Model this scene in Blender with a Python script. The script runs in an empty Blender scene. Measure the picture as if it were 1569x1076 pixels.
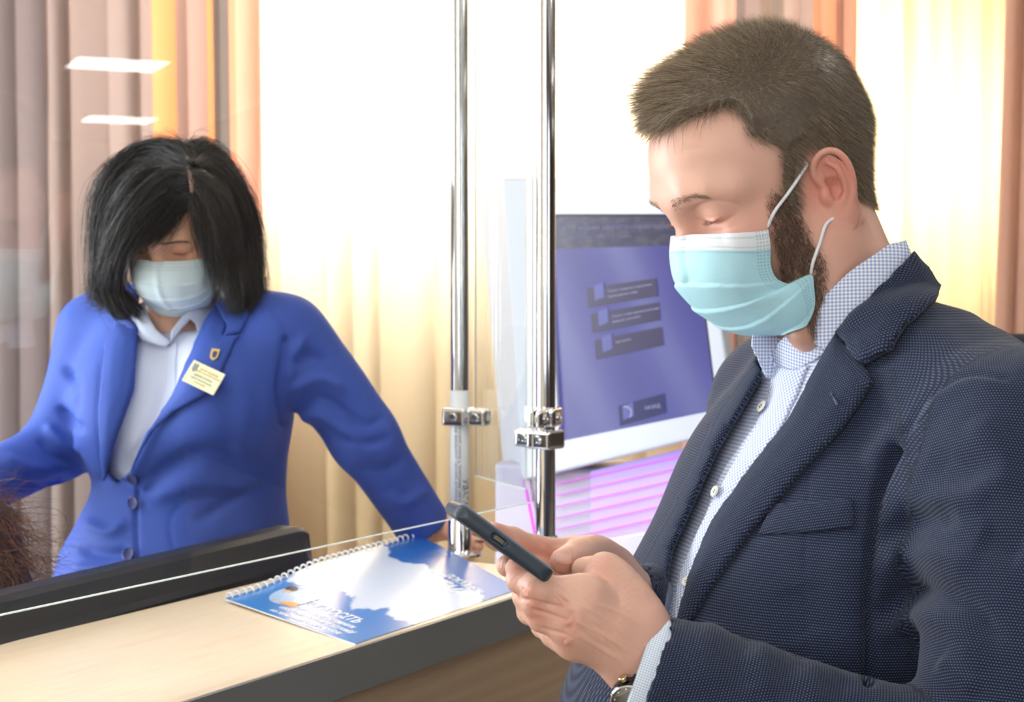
import bpy, bmesh, math, random
import numpy as np
from mathutils import Vector, Matrix
from mathutils.bvhtree import BVHTree
C = bpy.context.scene.collection
SC = bpy.context.scene
RNG = np.random.default_rng(7)
# ------------------------------------------------------------------ camera
FPX = 2460.0; CAM = np.array([0.0, 0.0, 1.5]); TILT = math.atan(98 / FPX)
cd = bpy.data.cameras.new('camera'); cam = bpy.data.objects.new('camera', cd); C.objects.link(cam)
cd.sensor_width = 36.0; cd.lens = FPX / 1569 * 36.0; cd.clip_start = 0.02
cam.location = CAM; cam.rotation_euler = (math.pi / 2 - TILT, 0, 0)
cd.dof.use_dof = True; cd.dof.focus_distance = 1.27; cd.dof.aperture_fstop = 14.0
SC.camera = cam
SC.view_settings.view_transform = 'Standard'; SC.view_settings.look = 'None'
SC.view_settings.gamma = 1.0; SC.view_settings.use_curve_mapping = False
SC.view_settings.exposure = 0.0
# ------------------------------------------------------------------ world: bright overcast daylight outside
wd = bpy.data.worlds.new('world'); SC.world = wd; wd.use_nodes = True
wd.node_tree.nodes['Background'].inputs[0].default_value = (0.93, 0.97, 1.0, 1)
wd.node_tree.nodes['Background'].inputs[1].default_value = 3.0

def area(name, loc, aim, size, power, col=(1, 1, 1), sy=None):
    d = bpy.data.lights.new(name, 'AREA'); d.energy = power; d.color = col
    d.shape = 'RECTANGLE'; d.size = size; d.size_y = sy or size
    o = bpy.data.objects.new(name, d); C.objects.link(o); o.location = loc
    o.rotation_euler = (Vector(aim) - Vector(loc)).to_track_quat('-Z', 'Y').to_euler()
    return o
# daylight through the window behind the sheer curtains (outside the glass, sized as the openings)
area('daylight_back_window', (-0.2, 5.25, 2.55), (-0.15, 3.0, 2.1), 2.1, 450, (1, .97, .93), 1.3)
area('daylight_right_window', (1.5, 5.2, 2.0), (1.1, 3.0, 1.7), 0.7, 90, (1, .97, .88), 0.6)
# daylight from the tall window in the left wall; then an added front fill behind the camera, no window seen there
area('daylight_left_window', (-2.3, 2.3, 1.5), (-0.4, 2.4, 1.2), 1.2, 92, (0.92, .96, 1.0), 1.9)
area('front_fill', (-1.3, -2.6, 2.2), (0.2, 2.0, 1.3), 2.2, 38, (1.0, .98, .96), 1.4)

# ------------------------------------------------------------------ pixel <-> world
CT, ST = math.cos(TILT), math.sin(TILT)
def ray(px, py):
    a = (np.asarray(px, float) - 784.5) / FPX; b = (538.0 - np.asarray(py, float)) / FPX
    return np.stack([a, CT + b * ST, -ST + b * CT], -1)
def P(px, py, Y):
    r = ray(px, py); return CAM + r * (Y / r[1])
def PZ(px, py, z):
    r = ray(px, py); return CAM + r * ((z - CAM[2]) / r[2])
def pix(V):
    V = np.asarray(V, float) - CAM
    d = V[..., 1] * CT - V[..., 2] * ST; u = V[..., 1] * ST + V[..., 2] * CT
    return np.stack([784.5 + FPX * V[..., 0] / d, 538.0 - FPX * u / d], -1)
# ------------------------------------------------------------------ materials
MATS = {}
def srgb(r, g, b):
    f = lambda c: (c / 255 / 12.92) if c / 255 <= 0.04045 else ((c / 255 + 0.055) / 1.055) ** 2.4
    return (f(r), f(g), f(b), 1)
class NT:
    def __init__(s, name):
        s.m = bpy.data.materials.new(name); s.m.use_nodes = True; s.t = s.m.node_tree; s.t.nodes.clear()
        s.out = s.t.nodes.new('ShaderNodeOutputMaterial')
    def n(s, t, ins=None, **kw):
        x = s.t.nodes.new('ShaderNode' + t)
        for k, v in kw.items(): setattr(x, k, v)
        for k, v in (ins or {}).items():
            if isinstance(v, bpy.types.NodeSocket): s.t.links.new(v, x.inputs[k])
            else: x.inputs[k].default_value = v
        return x
    def math(s, op, a, b=0.0, c=0.0, clamp=False):
        x = s.t.nodes.new('ShaderNodeMath'); x.operation = op; x.use_clamp = clamp
        for i, v in enumerate((a, b, c)):
            if isinstance(v, bpy.types.NodeSocket): s.t.links.new(v, x.inputs[i])
            else: x.inputs[i].default_value = v
        return x.outputs[0]
    def mix(s, f, a, b):
        x = s.t.nodes.new('ShaderNodeMix'); x.data_type = 'RGBA'
        for i, v in ((0, f), (6, a), (7, b)):
            if isinstance(v, bpy.types.NodeSocket): s.t.links.new(v, x.inputs[i])
            else: x.inputs[i].default_value = v
        return x.outputs[2]
    def ramp(s, f, stops, interp='LINEAR'):
        x = s.t.nodes.new('ShaderNodeValToRGB'); x.color_ramp.interpolation = interp
        e = x.color_ramp.elements
        while len(e) > 1: e.remove(e[-1])
        e[0].position, e[0].color = stops[0]
        for p, c in stops[1:]:
            q = e.new(p); q.color = c
        s.t.links.new(f, x.inputs[0]); return x.outputs[0]
    def noise(s, scale, vec=None, detail=3, rough=.55):
        x = s.n('TexNoise', {'Scale': scale, 'Detail': detail, 'Roughness': rough})
        if vec is not None: s.t.links.new(vec, x.inputs['Vector'])
        return x.outputs['Fac']
    def obj(s, sc=(1, 1, 1)):
        tc = s.n('TexCoord'); return s.n('Mapping', {'Vector': tc.outputs['Object'], 'Scale': sc}).outputs[0]
    def uv(s, name='UVMap'):
        return s.n('Attribute', attribute_name=name).outputs['Vector']
    def finish(s, sh):
        s.t.links.new(sh, s.out.inputs['Surface']); return s.m
    def bump(s, h, dist=0.001, strength=1.0):
        return s.n('Bump', {'Height': h, 'Distance': dist, 'Strength': strength}).outputs[0]
    def pbr(s, col, rough=.5, metal=0, **kw):
        ins = {'Base Color': col, 'Roughness': rough, 'Metallic': metal}; ins.update(kw)
        return s.n('BsdfPrincipled', ins).outputs[0]
def plain(name, rgb, rough=.5, metal=0, var=0.08, vs=25, bump=0.0, bs=200, emit=0, **kw):
    """simple procedural material: base colour with a little noise variation"""
    if name in MATS: return MATS[name]
    n = NT(name); c = srgb(*rgb); v = n.obj()
    d = tuple(max(0, x * (1 - var)) for x in c[:3]) + (1,); l = tuple(min(1, x * (1 + var)) for x in c[:3]) + (1,)
    col = n.mix(n.noise(vs, v), d, l)
    if bump: kw['Normal'] = n.bump(n.noise(bs, v), bump)
    if emit: kw['Emission Color'] = col; kw['Emission Strength'] = emit
    MATS[name] = n.finish(n.pbr(col, rough, metal, **kw)); return MATS[name]

# ------------------------------------------------------------------ objects
def link(name, me, mat=None, parent=None):
    o = bpy.data.objects.new(name, me); C.objects.link(o)
    if mat is not None: me.materials.append(mat)
    if parent is not None: o.parent = parent
    return o
def tag(o, label=None, cat=None, group=None, kind=None):
    if label: o['label'] = label
    if cat: o['category'] = cat
    if group: o['group'] = group
    if kind: o['kind'] = kind
    return o
def empty(name, label, cat, loc=(0, 0, 0), group=None):
    o = bpy.data.objects.new(name, None); C.objects.link(o); o.location = loc; o.empty_display_size = .05
    bpy.context.view_layer.update()
    return tag(o, label, cat, group)
def mesh(name, V, F, mat=None, parent=None, smooth=True, uv=None):
    """V world-space; a parent empty may have an offset, so vertices are made relative to it"""
    V = np.asarray(V, float)
    if parent is not None:
        q = parent
        off = np.zeros(3)
        while q is not None: off += np.array(q.location); q = q.parent
        V = V - off
    me = bpy.data.meshes.new(name)
    if isinstance(F, np.ndarray):
        k = F.shape[1]; me.vertices.add(len(V)); me.vertices.foreach_set('co', V.astype(np.float32).ravel())
        me.loops.add(F.size); me.loops.foreach_set('vertex_index', F.astype(np.int32).ravel())
        me.polygons.add(len(F)); me.polygons.foreach_set('loop_start', np.arange(0, F.size, k, dtype=np.int32))
        me.polygons.foreach_set('loop_total', np.full(len(F), k, np.int32)); me.update(calc_edges=True)
    else:
        me.from_pydata([tuple(v) for v in V], [], F)
    if smooth: me.polygons.foreach_set('use_smooth', np.ones(len(me.polygons), bool))
    if uv is not None:
        a = me.attributes.new('UVMap', 'FLOAT2', 'POINT'); a.data.foreach_set('vector', np.asarray(uv, np.float32).ravel())
    me.update()
    return link(name, me, mat, parent)
def bm_obj(name, bm, mat=None, parent=None, smooth=False):
    me = bpy.data.meshes.new(name); bm.to_mesh(me); bm.free()
    if smooth: me.polygons.foreach_set('use_smooth', np.ones(len(me.polygons), bool))
    if parent is not None:
        off = Vector((0, 0, 0)); q = parent
        while q is not None: off += q.location; q = q.parent
        me.transform(Matrix.Translation(-off))
    return link(name, me, mat, parent)
def box(name, lo, hi, mat=None, parent=None, bev=0.0, seg=2, M=None):
    bm = bmesh.new(); bmesh.ops.create_cube(bm, size=1)
    for v in bm.verts:
        v.co = Vector([(lo[i] + hi[i]) / 2 + v.co[i] * (hi[i] - lo[i]) for i in range(3)])
    if bev: bmesh.ops.bevel(bm, geom=bm.edges[:], offset=bev, segments=seg, profile=.5, affect='EDGES')
    if M is not None: bm.transform(M)
    return bm_obj(name, bm, mat, parent)
def prism(name, poly, vec, mat=None, parent=None, bev=0.0, seg=2, smooth=False):
    """poly: list of coplanar world points, extruded by vec"""
    bm = bmesh.new(); vs = [bm.verts.new(p) for p in poly]; f = bm.faces.new(vs)
    r = bmesh.ops.extrude_face_region(bm, geom=[f])
    bmesh.ops.translate(bm, verts=[g for g in r['geom'] if isinstance(g, bmesh.types.BMVert)], vec=vec)
    bmesh.ops.recalc_face_normals(bm, faces=bm.faces[:])
    if bev: bmesh.ops.bevel(bm, geom=bm.edges[:], offset=bev, segments=seg, profile=.5, affect='EDGES')
    return bm_obj(name, bm, mat, parent, smooth)
def lathe(name, prof, center, mat=None, parent=None, n=48, axis=(0, 0, 1)):
    """prof: list of (r, h) along axis from center"""
    ax = Vector(axis).normalized(); q = Vector((0, 0, 1)).rotation_difference(ax).to_matrix()
    V = []; F = []
    for r, h in prof:
        for i in range(n):
            a = 2 * math.pi * i / n; V.append(np.array(center) + np.array(q @ Vector((r * math.cos(a), r * math.sin(a), h))))
    m = len(prof)
    for j in range(m - 1):
        for i in range(n): F.append((j * n + i, j * n + (i + 1) % n, (j + 1) * n + (i + 1) % n, (j + 1) * n + i))
    F.append(tuple(range(n))[::-1]); F.append(tuple((m - 1) * n + i for i in range(n)))
    o = mesh(name, V, F, mat, parent)
    o.data.set_sharp_from_angle(angle=math.radians(35)); return o
def spline(pts, n):
    """Catmull-Rom through pts -> n points (any dimension)"""
    p = np.asarray(pts, float); p = np.vstack([2 * p[0] - p[1], p, 2 * p[-1] - p[-2]]); m = len(p) - 3
    t = np.linspace(0, m - 1e-9, n); i = t.astype(int); f = (t - i)[:, None]
    a, b, c, d = p[i], p[i + 1], p[i + 2], p[i + 3]
    return .5 * ((2 * b) + (-a + c) * f + (2 * a - 5 * b + 4 * c - d) * f ** 2 + (-a + 3 * b - 3 * c + d) * f ** 3)
def tube(name, pts, r, mat=None, parent=None, n=10, seg=40, flat=1.0, up=(0, 0, 1)):
    p = spline(pts, seg) if len(pts) > 2 else np.linspace(pts[0], pts[1], max(2, seg // 8))
    R = np.interp(np.linspace(0, 1, len(p)), np.linspace(0, 1, len(np.atleast_1d(r))), np.atleast_1d(r)) if np.ndim(r) else np.full(len(p), r)
    T = np.gradient(p, axis=0); T /= np.linalg.norm(T, axis=1)[:, None]
    U = np.cross(T, up); U /= np.linalg.norm(U, axis=1)[:, None] + 1e-9; W = np.cross(U, T)
    a = np.arange(n) * 2 * math.pi / n
    V = p[:, None] + R[:, None, None] * (np.cos(a)[None, :, None] * U[:, None] * flat + np.sin(a)[None, :, None] * W[:, None])
    F = []
    for j in range(len(p) - 1):
        for i in range(n): F.append((j * n + i, j * n + (i + 1) % n, (j + 1) * n + (i + 1) % n, (j + 1) * n + i))
    F.append(tuple(range(n))[::-1]); F.append(tuple((len(p) - 1) * n + i for i in range(n)))
    return mesh(name, V.reshape(-1, 3), F, mat, parent)

# ------------------------------------------------------------------ signed distance modelling
def smin(a, b, k):
    if k <= 0: return np.minimum(a, b)
    h = np.maximum(k - np.abs(a - b), 0) / k
    return np.minimum(a, b) - h * h * k * .25
class SDF:
    def __init__(s, h, k=0.01): s.h = h; s.k = k; s.ops = []
    def add(s, fn, lo, hi, k=None, op='u', frame=None):
        s.ops.append((fn, np.array(lo, float), np.array(hi, float), s.k if k is None else k, op)); return s
    def cap(s, a, b, ra, rb=None, k=None, op='u'):
        a = np.array(a, float); b = np.array(b, float); rb = ra if rb is None else rb; r = max(ra, rb); d = b - a; L = d @ d + 1e-12
        def fn(X):
            t = np.clip(((X - a) @ d) / L, 0, 1)
            return np.linalg.norm(X - a - t[..., None] * d, axis=-1) - (ra + (rb - ra) * t)
        return s.add(fn, np.minimum(a, b) - r, np.maximum(a, b) + r, k, op)
    def chain(s, pts, rs, k=None, op='u', smooth=0):
        pts = [np.array(p, float) for p in pts]; rs = list(rs) if np.ndim(rs) else [rs] * len(pts)
        if smooth:
            q = spline(np.hstack([np.array(pts), np.array(rs)[:, None]]), smooth); pts = list(q[:, :3]); rs = list(q[:, 3])
        def fn(X):
            D = None
            for i in range(len(pts) - 1):
                d = pts[i + 1] - pts[i]; t = np.clip(((X - pts[i]) @ d) / (d @ d + 1e-12), 0, 1)
                e = np.linalg.norm(X - pts[i] - t[..., None] * d, axis=-1) - (rs[i] + (rs[i + 1] - rs[i]) * t)
                D = e if D is None else np.minimum(D, e)
            return D
        A = np.array(pts); r = max(rs)
        return s.add(fn, A.min(0) - r, A.max(0) + r, k, op)
    def ell(s, c, r, R=None, k=None, op='u'):
        c = np.array(c, float); r = np.array(r, float); R = np.eye(3) if R is None else np.array(R)
        def fn(X):
            q = (X - c) @ R            # columns of R are the local axes
            k0 = np.linalg.norm(q / r, axis=-1); k1 = np.linalg.norm(q / r ** 2, axis=-1) + 1e-9
            return k0 * (k0 - 1) / k1
        e = np.abs(R) @ r
        return s.add(fn, c - e, c + e, k, op)
    def rbox(s, c, half, rad, R=None, k=None, op='u'):
        c = np.array(c, float); half = np.array(half, float); R = np.eye(3) if R is None else np.array(R)
        def fn(X):
            q = np.abs((X - c) @ R) - (half - rad)
            return np.linalg.norm(np.maximum(q, 0), axis=-1) + np.minimum(q.max(-1), 0) - rad
        e = np.abs(R) @ half
        return s.add(fn, c - e, c + e, k, op)
    def build(s, post=None, lo=None, hi=None):
        U = [o for o in s.ops if o[4] == 'u']
        LO = np.min([o[1] for o in U], 0) - 4 * s.h if lo is None else np.array(lo, float)
        HI = np.max([o[2] for o in U], 0) + 4 * s.h if hi is None else np.array(hi, float)
        n = np.ceil((HI - LO) / s.h).astype(int) + 1
        F = np.full(n, 0.05, np.float32)
        ax = [LO[i] + s.h * np.arange(n[i]) for i in range(3)]
        for fn, lo_, hi_, k, op in s.ops:
            pad = k + 4 * s.h
            i0 = np.clip(np.floor((lo_ - pad - LO) / s.h).astype(int), 0, n); i1 = np.clip(np.ceil((hi_ + pad - LO) / s.h).astype(int) + 1, 0, n)
            if (i1 <= i0).any(): continue
            sl = tuple(slice(i0[j], i1[j]) for j in range(3))
            X = np.stack(np.meshgrid(*[ax[j][sl[j]] for j in range(3)], indexing='ij'), -1)
            d = fn(X).astype(np.float32)
            if op == 'u': F[sl] = smin(F[sl], d, k)
            elif op == 's': F[sl] = -smin(-F[sl], d, k)
        if post is not None:
            X = np.stack(np.meshgrid(*ax, indexing='ij'), -1); F = post(X, F)
        F[0] = F[-1] = .05; F[:, 0] = F[:, -1] = .05; F[:, :, 0] = F[:, :, -1] = .05
        return surfnet(F, LO, s.h)
def surfnet(F, org, h):
    S = F < 0
    def cor(A, i, j, k): return A[i:A.shape[0] - 1 + i, j:A.shape[1] - 1 + j, k:A.shape[2] - 1 + k]
    cs = [(i, j, k) for i in (0, 1) for j in (0, 1) for k in (0, 1)]
    cnt = sum(cor(S, *c).astype(np.int8) for c in cs)
    act = (cnt > 0) & (cnt < 8); I = np.argwhere(act); N = len(I)
    val = {c: F[I[:, 0] + c[0], I[:, 1] + c[1], I[:, 2] + c[2]].astype(float) for c in cs}
    acc = np.zeros((N, 3)); w = np.zeros(N)
    for a in cs:
        for ax in range(3):
            if a[ax] == 0:
                b = list(a); b[ax] = 1; b = tuple(b); va, vb = val[a], val[b]
                m = (va < 0) != (vb < 0); t = np.where(m, va / np.where(m, va - vb, 1), 0)
                p = np.tile(np.array(a, float), (N, 1)); p[:, ax] += t
                acc += p * m[:, None]; w += m
    V = org + h * (I + acc / w[:, None])
    idx = np.full(act.shape, -1, np.int32); idx[act] = np.arange(N)
    quads = []
    for ax in range(3):
        o1, o2 = [(1, 2), (2, 0), (0, 1)][ax]
        sl = [slice(0, None)] * 3; s0 = [slice(1, -1)] * 3; s0[ax] = slice(0, -1)
        s1 = [slice(1, -1)] * 3; s1[ax] = slice(1, None)
        A, B = S[tuple(s0)], S[tuple(s1)]
        E = np.argwhere(A != B)
        if not len(E): continue
        flip = A[E[:, 0], E[:, 1], E[:, 2]]
        base = E.copy(); base[:, o1] += 1; base[:, o2] += 1   # vertex index in F coordinates
        def cell(d1, d2):
            c = base.copy(); c[:, o1] += d1; c[:, o2] += d2; return idx[c[:, 0], c[:, 1], c[:, 2]]
        q = np.stack([cell(-1, -1), cell(0, -1), cell(0, 0), cell(-1, 0)], 1)
        q[~flip] = q[~flip][:, ::-1]
        quads.append(q)
    return V, np.vstack(quads)
def vnormals(V, F):
    n = np.cross(V[F[:, 2]] - V[F[:, 0]], V[F[:, 3 if F.shape[1] > 3 else 1]] - V[F[:, 1 if F.shape[1] > 3 else 0]])
    if F.shape[1] == 3: n = np.cross(V[F[:, 1]] - V[F[:, 0]], V[F[:, 2]] - V[F[:, 0]])
    N = np.zeros_like(V)
    for c in range(F.shape[1]): np.add.at(N, F[:, c], n)
    return N / (np.linalg.norm(N, axis=1)[:, None] + 1e-12)
def lap(V, F, it=1, lam=.5, mask=None):
    E = np.vstack([F[:, [i, (i + 1) % F.shape[1]]] for i in range(F.shape[1])]); E = np.vstack([E, E[:, ::-1]])
    cnt = np.bincount(E[:, 0], minlength=len(V))[:, None] + 1e-9
    for _ in range(it):
        S = np.stack([np.bincount(E[:, 0], weights=V[E[:, 1], c], minlength=len(V)) for c in range(3)], 1)
        D = lam * (S / cnt - V)
        if mask is not None: D *= mask[:, None]
        V = V + D
    return V
def segdist(Q, pl):
    """distance of 2-D points Q to polyline pl, and the parameter 0..1 along it, and side sign"""
    pl = np.asarray(pl, float); best = np.full(len(Q), 1e9); par = np.zeros(len(Q)); sg = np.zeros(len(Q))
    L = np.r_[0, np.cumsum(np.linalg.norm(np.diff(pl, axis=0), axis=1))]; L /= L[-1]
    for i in range(len(pl) - 1):
        a, d = pl[i], pl[i + 1] - pl[i]; t = np.clip(((Q - a) @ d) / (d @ d + 1e-9), 0, 1)
        r = Q - a - t[:, None] * d; e = np.linalg.norm(r, axis=1); m = e < best
        best[m] = e[m]; par[m] = (L[i] + t * (L[i + 1] - L[i]))[m]; sg[m] = np.sign(d[0] * r[:, 1] - d[1] * r[:, 0])[m]
    return best, par, sg
def brush(V, F, strokes, facing=True, N=None):
    """sculpt strokes: (polyline as seen from the front, width px, height m[, 'ridge'|'step']) -> moved vertices"""
    N = vnormals(V, F) if N is None else N; D = np.zeros(len(V)); Q = pix(V)
    fr = np.einsum('ij,ij->i', N, CAM - V) > 0 if facing else np.ones(len(V), bool)
    for st in strokes:
        pl, w, a = st[0], st[1], st[2]; kind = st[3] if len(st) > 3 else 'ridge'
        pl = spline(pl, 24) if len(pl) > 2 else np.array(pl, float)
        lo, hi = pl.min(0) - 3 * w, pl.max(0) + 3 * w
        m = fr & (Q > lo).all(1) & (Q < hi).all(1); ix = np.where(m)[0]
        if not len(ix): continue
        d, t, s = segdist(Q[ix], pl); fade = np.minimum(1, 6 * t * (1 - t) + .12) if kind != 'seam' else 1.0
        if kind == 'step': g = np.where(s > 0, np.exp(-(d / w) ** 2 * .5), -np.exp(-(d / (w * .35)) ** 2)) * fade
        else: g = np.exp(-(d / w) ** 2) * fade
        D[ix] += a * g
    return V + N * D[:, None]
def inside(Q, poly):
    poly = np.asarray(poly, float); r = np.zeros(len(Q), bool); j = len(poly) - 1
    for i in range(len(poly)):
        xi, yi = poly[i]; xj, yj = poly[j]
        if yi != yj:
            c = ((yi > Q[:, 1]) != (yj > Q[:, 1])) & (Q[:, 0] < (xj - xi) * (Q[:, 1] - yi) / (yj - yi) + xi); r ^= c
        j = i
    return r
def bvh(V, F): return BVHTree.FromPolygons([Vector(v) for v in V], [tuple(int(i) for i in f) for f in F])
def patch(name, outline, tree, off, th, mat, parent=None, step=4.0, edge_n=None, flare=None, uvs=1.0, crown=0.0, depth=None, smooth=2):
    """cloth panel: the outline (as seen from the front) laid on the body surface `tree`, raised by off, thickness th"""
    ol = np.asarray(outline, float); per = []
    for i in range(len(ol)):
        a, b = ol[i], ol[(i + 1) % len(ol)]; m = max(1, int(np.linalg.norm(b - a) / step))
        for j in range(m): per.append(a + (b - a) * j / m)
    per = np.array(per); lo, hi = ol.min(0), ol.max(0)
    gx, gy = np.meshgrid(np.arange(lo[0], hi[0], step), np.arange(lo[1], hi[1], step * .87)); gx[1::2] += step / 2
    G = np.stack([gx.ravel(), gy.ravel()], 1); G = G[inside(G, ol)]
    d, _, _ = segdist(G, np.vstack([per, per[:1]])); G = G[d > step * .55]
    Q = np.vstack([per, G]); nb = len(per)
    from mathutils.geometry import delaunay_2d_cdt
    vv, _, ff, ov, _, _ = delaunay_2d_cdt([Vector(q) for q in Q], [], [list(range(nb))], 1, 1e-6)
    Q = np.array([tuple(v) for v in vv]); T = np.array([f for f in ff if len(f) == 3])
    V = np.zeros((len(Q), 3)); N = np.zeros((len(Q), 3)); ok = np.zeros(len(Q), bool)
    R = ray(Q[:, 0], Q[:, 1])
    if depth is not None:
        Yd = depth(Q); V = CAM + R * (Yd / R[:, 1])[:, None]; ok[:] = True
    else:
        for i in range(len(Q)):
            h, n, _, _ = tree.ray_cast(Vector(CAM), Vector(R[i]).normalized())
            if h is not None: V[i] = h; N[i] = n; ok[i] = True
        if not ok.all():
            good = np.where(ok)[0]; dist = np.linalg.norm(V[good] - CAM, axis=1)
            for i in np.where(~ok)[0]:
                dd = np.linalg.norm(Q[good] - Q[i], axis=1); j = np.argsort(dd)[:6]; w = 1 / (dd[j] + 1)
                V[i] = CAM + R[i] / np.linalg.norm(R[i]) * (dist[j] @ w / w.sum())
    E = np.vstack([T[:, [0, 1]], T[:, [1, 2]], T[:, [2, 0]]]); E = np.vstack([E, E[:, ::-1]]); cnt = np.bincount(E[:, 0], minlength=len(V)) + 1e-9
    dist = np.linalg.norm(V - CAM, axis=1)
    for _ in range(smooth): dist = .5 * dist + .5 * np.bincount(E[:, 0], weights=dist[E[:, 1]], minlength=len(V)) / cnt
    V = CAM + R / np.linalg.norm(R, axis=1)[:, None] * dist[:, None]
    N = vnormals(V, T); s = np.einsum('ij,ij->i', N, CAM - V); 
    if s.sum() < 0: N = -N; T = T[:, ::-1]
    db, _, _ = segdist(Q, np.vstack([per, per[:1]]))
    o = np.full(len(V), off) + crown * np.clip(db / (step * 4), 0, 1)
    if flare is not None: o = o + flare(Q)
    uv = Q * uvs * 0
    # fabric coordinates measured on the cloth itself
    e1 = np.array([1., 0, 0]); m = N.mean(0); m /= np.linalg.norm(m); e1 = e1 - m * (e1 @ m); e1 /= np.linalg.norm(e1); e2 = np.cross(m, e1)
    uv = np.stack([V @ e1, V @ e2], 1)
    top = V + N * o[:, None]; bot = top - N * th
    nV = len(V); E3 = {}
    for t in T:
        for a, b in ((t[0], t[1]), (t[1], t[2]), (t[2], t[0])): E3[(a, b)] = E3.get((a, b), 0) + 1
    F = [tuple(int(x) for x in t) for t in T] + [tuple(int(x) + nV for x in t[::-1]) for t in T]
    for (a, b) in E3:
        if (b, a) not in E3: F.append((int(b), int(a), int(a) + nV, int(b) + nV))
    return mesh(name, np.vstack([top, bot]), F, mat, parent, uv=np.vstack([uv, uv]))
def text_mesh(name, body, size, mat, parent, M, extrude=0.0002, align='CENTER', bold=False, squash=1.0):
    cu = bpy.data.curves.new(name, 'FONT'); cu.body = body; cu.size = size; cu.extrude = extrude; cu.align_x = align; cu.align_y = 'CENTER'
    cu.resolution_u = 2
    if bold: cu.offset = size * .015
    o = bpy.data.objects.new(name, cu); C.objects.link(o)
    dg = bpy.context.evaluated_depsgraph_get(); me = bpy.data.meshes.new_from_object(o.evaluated_get(dg))
    bpy.data.objects.remove(o); bpy.data.curves.remove(cu)
    me.transform(M)
    if parent is not None:
        off = Vector((0, 0, 0)); q = parent
        while q is not None: off += q.location; q = q.parent
        me.transform(Matrix.Translation(-off))
    me.name = name
    return link(name, me, mat, parent)
def frameM(o, x, y):
    """4x4 with origin o, x axis x, y axis close to y"""
    x = Vector(x).normalized(); z = x.cross(Vector(y)).normalized(); y = z.cross(x)
    return Matrix(((x[0], y[0], z[0], o[0]), (x[1], y[1], z[1], o[1]), (x[2], y[2], z[2], o[2]), (0, 0, 0, 1)))
# ------------------------------------------------------------------ room shell
WALL2 = plain('wall_paint_taupe', (124, 112, 100), .8, var=.05); WALL = plain('wall_paint', (232, 226, 214), .8, var=.03); CEIL = plain('ceiling_tiles', (240, 240, 238), .9, var=.02)
n = NT('floor_tiles'); v = n.obj(); br = n.n('TexBrick', {'Vector': v, 'Color1': srgb(176, 168, 156), 'Color2': srgb(168, 160, 150), 'Mortar': srgb(120, 115, 108), 'Scale': 1.0, 'Mortar Size': .008, 'Brick Width': .6, 'Row Height': .6}, offset=0.0)
FLOOR = n.finish(n.pbr(br.outputs['Color'], .35))
X0, X1, Y0, Y1, H = -2.6, 14.0, -4.0, 4.55, 2.9
tag(box('floor', (X0, Y0, -.1), (X1, Y1 + .3, 0), FLOOR), kind='structure')
tag(box('ceiling', (X0, Y0, H), (X1, Y1 + .3, H + .1), CEIL), kind='structure')
def wall_open(name, axis, pos, th, a0, a1, opens):
    """wall perpendicular to axis ('x'/'y') built from blocks around its window openings (a0,a1,z0,z1)"""
    bm = bmesh.new()
    def blk(u0, u1, z0, z1):
        if u1 - u0 < 1e-4 or z1 - z0 < 1e-4: return
        r = bmesh.ops.create_cube(bm, size=1)
        for q in r['verts']:
            u = (u0 + u1) / 2 + q.co.x * (u1 - u0); t = pos + (q.co.y + .5) * th; z = (z0 + z1) / 2 + q.co.z * (z1 - z0)
            q.co = (u, t, z) if axis == 'y' else (t, u, z)
    u = a0
    for (o0, o1, z0, z1) in opens:
        blk(u, o0, 0, H); blk(o0, o1, 0, z0); blk(o0, o1, z1, H); u = o1
    blk(u, a1, 0, H)
    return tag(bm_obj(name, bm, WALL2 if name in ('wall_right', 'wall_front', 'wall_back') else WALL), kind='structure')
WIN1 = (-1.12, .72, 1.82, 2.72); WIN2 = (.98, 1.50, 1.66, 2.16)
wall_open('wall_back', 'y', Y1, .3, X0, X1, [WIN1, WIN2])
wall_open('wall_left', 'x', X0 - .2, .2, Y0, Y1 + .3, [(1.2, 3.4, .9, 2.4)])
wall_open('wall_right', 'x', X1, .2, Y0, Y1 + .3, [])
wall_open('wall_front', 'y', Y0 - .2, .2, X0, X1, [(-2.2, 0.4, 1.0, 2.5), (3.0, 5.5, 1.0, 2.5)])
FR = plain('window_frame_white', (238, 238, 236), .4, var=.02)
for i, (w, ax, pos) in enumerate([(WIN1, 'y', Y1 + .1), (WIN2, 'y', Y1 + .1), ((1.2, 3.4, .9, 2.4), 'x', X0 - .1), ((-2.2, .4, 1., 2.5), 'y', Y0 - .1), ((3., 5.5, 1., 2.5), 'y', Y0 - .1)]):
    bm = bmesh.new(); t = .05
    nm = 2 if w[1] - w[0] > 1 else 1
    def bar(u0, u1, z0, z1):
        r = bmesh.ops.create_cube(bm, size=1)
        for q in r['verts']:
            u = (u0 + u1) / 2 + q.co.x * (u1 - u0); z = (z0 + z1) / 2 + q.co.z * (z1 - z0); d = pos + q.co.y * .06
            q.co = (u, d, z) if ax == 'y' else (d, u, z)
    bar(w[0], w[1], w[2], w[2] + t); bar(w[0], w[1], w[3] - t, w[3]); bar(w[0], w[0] + t, w[2], w[3]); bar(w[1] - t, w[1], w[2], w[3])
    if nm > 1: bar((w[0] + w[1]) / 2 - t / 2, (w[0] + w[1]) / 2 + t / 2, w[2], w[3])
    tag(bm_obj('window_%d' % (i + 1), bm, FR), kind='structure')
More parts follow.
